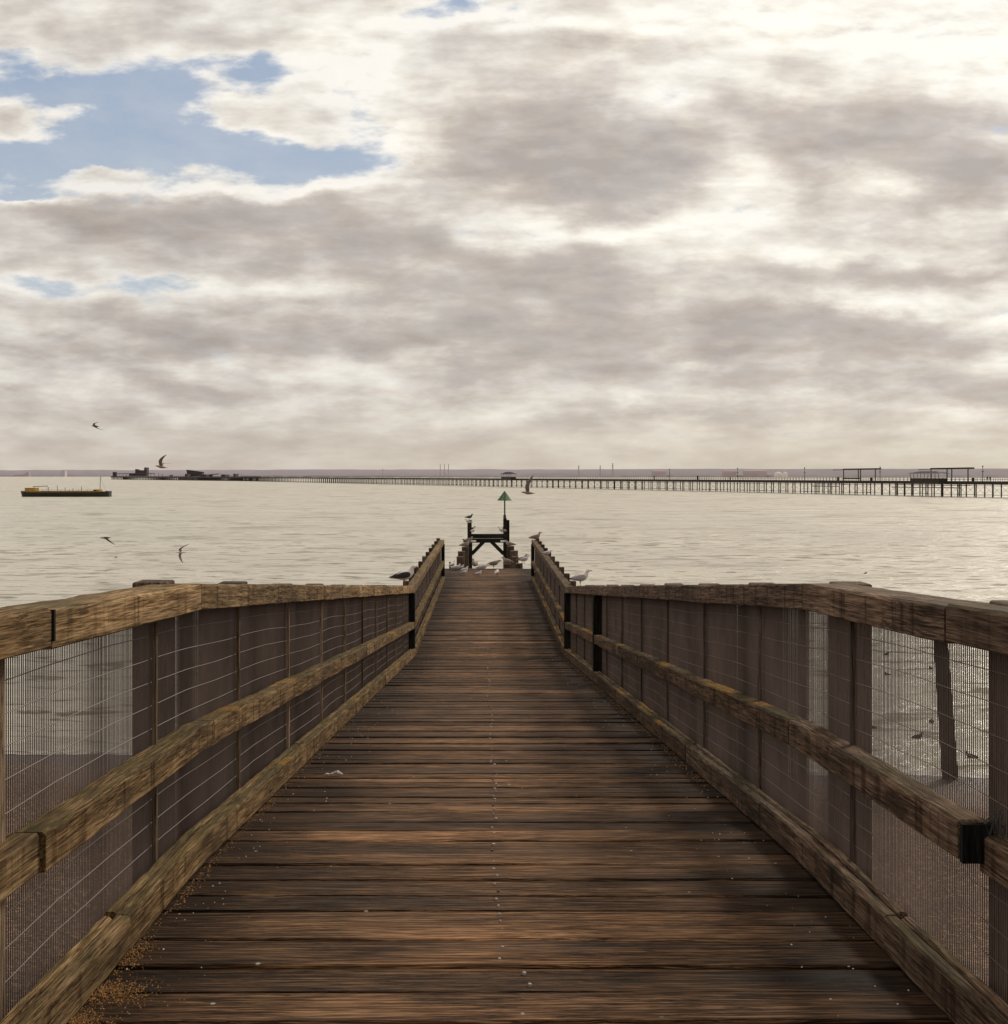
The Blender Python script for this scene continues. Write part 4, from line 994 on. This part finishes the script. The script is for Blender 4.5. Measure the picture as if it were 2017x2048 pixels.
pile_gull(1020, 1092.5, 41.1, R(170), 1.2, 'brown', 'brown gull on the third pile of the right stepped row', 'rest')
# birds afloat
fl = [(1774, 1310, .9, 20, 'floating gull through the right mesh, topmost near the mesh post'), (1775, 1350, .8, 190, 'small floating gull below the topmost one in the right mesh'), (1862, 1338, .75, 100, 'small floating gull just left of the leaning pile'),
      (1743, 1456, .9, 150, 'floating bird nearest the wide right post'), (1864, 1445, .85, 80, 'upright floating bird left of the lower leaning pile'), (1837, 1476, 1.05, 10, 'darkest floating bird in the bright strip of right mesh'), (1943, 1515, 1.0, 160, 'floating bird right of the leaning pile near the water edge')]
for px, py, sc, rz, lab in fl:
    p = on_sea(px, py); p.z = -.01; gull(p, R(rz), sc, 'dark', lab, 'birds floating on the water', 'float')
for px, py, lab in ((1732, 1147, 'single far gull floating right of the jetty above the railing'), (232, 1115, 'single far gull floating left of the jetty')):
    p = on_sea(px, py); p.z = -.01; gull(p, R(10), .8, 'dark', lab, 'birds floating on the water', 'float')
# flying gulls
def fly(px, py, Yd, heading, pitch, roll, wl, wr, scale, body, wingm, label):
    """wl, wr = (root angle, tip angle, sweep) of each wing in degrees"""
    root = empty('flying_gull', at(px, py, Yd)); tag(root, label, 'gull', 'gulls in flight')
    root.rotation_euler = (R(roll), R(pitch), R(heading)); root.scale = (scale,) * 3
    P_ = [(-.20, .0, .030, .003), (-.15, .0, .026, .010), (-.09, .0, .034, .026), (-.03, .0, .044, .040), (.03, .002, .046, .042), (.08, .006, .036, .034), (.11, .010, .026, .026), (.14, .014, .024, .024), (.165, .013, .016, .016), (.178, .012, .006, .006)]
    s = MB(); s.tube([(x, 0, z) for x, z, a, b2 in P_], [(a, b2) for *_, a, b2 in P_], 12); s.build('body', body, root, smooth=True)
    s = MB(); s.tube([(.172, 0, .012), (.20, 0, .008), (.212, 0, .003)], [.006, .004, .001], 7); s.build('beak', G_DBEAK, root)
    for sy, (ra, ta, sw) in ((1, wl), (-1, wr)):
        s = MB(); vs = []; fs = []
        p = Vector((.03, sy * .03, .02)); secs = [(p.copy(), .13)]
        for L_, ang, ch, sx in ((.07, ra, .165, .010), (.08, ra, .17, .02), (.08, (ra + ta) / 2, .155, -.01 - sw * .02), (.10, ta, .12, -.03 - sw * .05), (.10, ta, .075, -.05 - sw * .07), (.06, ta, .008, -.04 - sw * .05)):
            p = p + Vector((sx, sy * L_ * math.cos(R(ang)), L_ * math.sin(R(ang)))); secs.append((p.copy(), ch))
        for q, ch in secs:
            t = ch * .055 + .0012
            vs += [q + Vector((ch * .35, 0, 0)), q + Vector((0, 0, t)), q + Vector((-ch * .65, 0, -.002)), q + Vector((0, 0, -t * .4))]
        for i in range(len(secs) - 1):
            for k in range(4):
                a = 4 * i + k; c = 4 * i + (k + 1) % 4; fs.append((a, c, c + 4, a + 4))
        fs += [(3, 2, 1, 0), tuple(range(4 * len(secs) - 4, 4 * len(secs)))]
        s.add(vs, fs); q = s.build('wing', wingm, root, smooth=True); q.modifiers.new('s', 'SUBSURF').levels = 1
    return root
fly(1057, 986, 30, 178, -3, 0, (58, 70, .2), (75, 92, .3), .9, G_BROWN, G_FLY, 'brown gull flying low with raised wings right of the green cone')
fly(191, 852.5, 40, 180, -3, 0, (24, 20, 1.3), (-24, -22, 1.3), .68, G_DARKB, G_DARKB, 'small dark gull flying highest at the left')
fly(323, 934, 30, 184, -8, 6, (58, 42, .5), (38, 12, .8), .78, G_BROWN, G_FLY, 'large flying gull with lifted wings in front of the pier head')
fly(211, 1076, 30, 172, 4, -14, (14, 4, 1.6), (-38, -60, .5), .72, G_DARKB, G_FLY, 'dark gull banking over the water at the far left')
fly(362, 1105, 30, 196, 0, 24, (20, 22, 1.5), (-38, -52, .1), .6, G_WHITE, G_GREY, 'pale slender gull gliding low above the left railing')
scene.render.resolution_x = 1008; scene.render.resolution_y = 1024
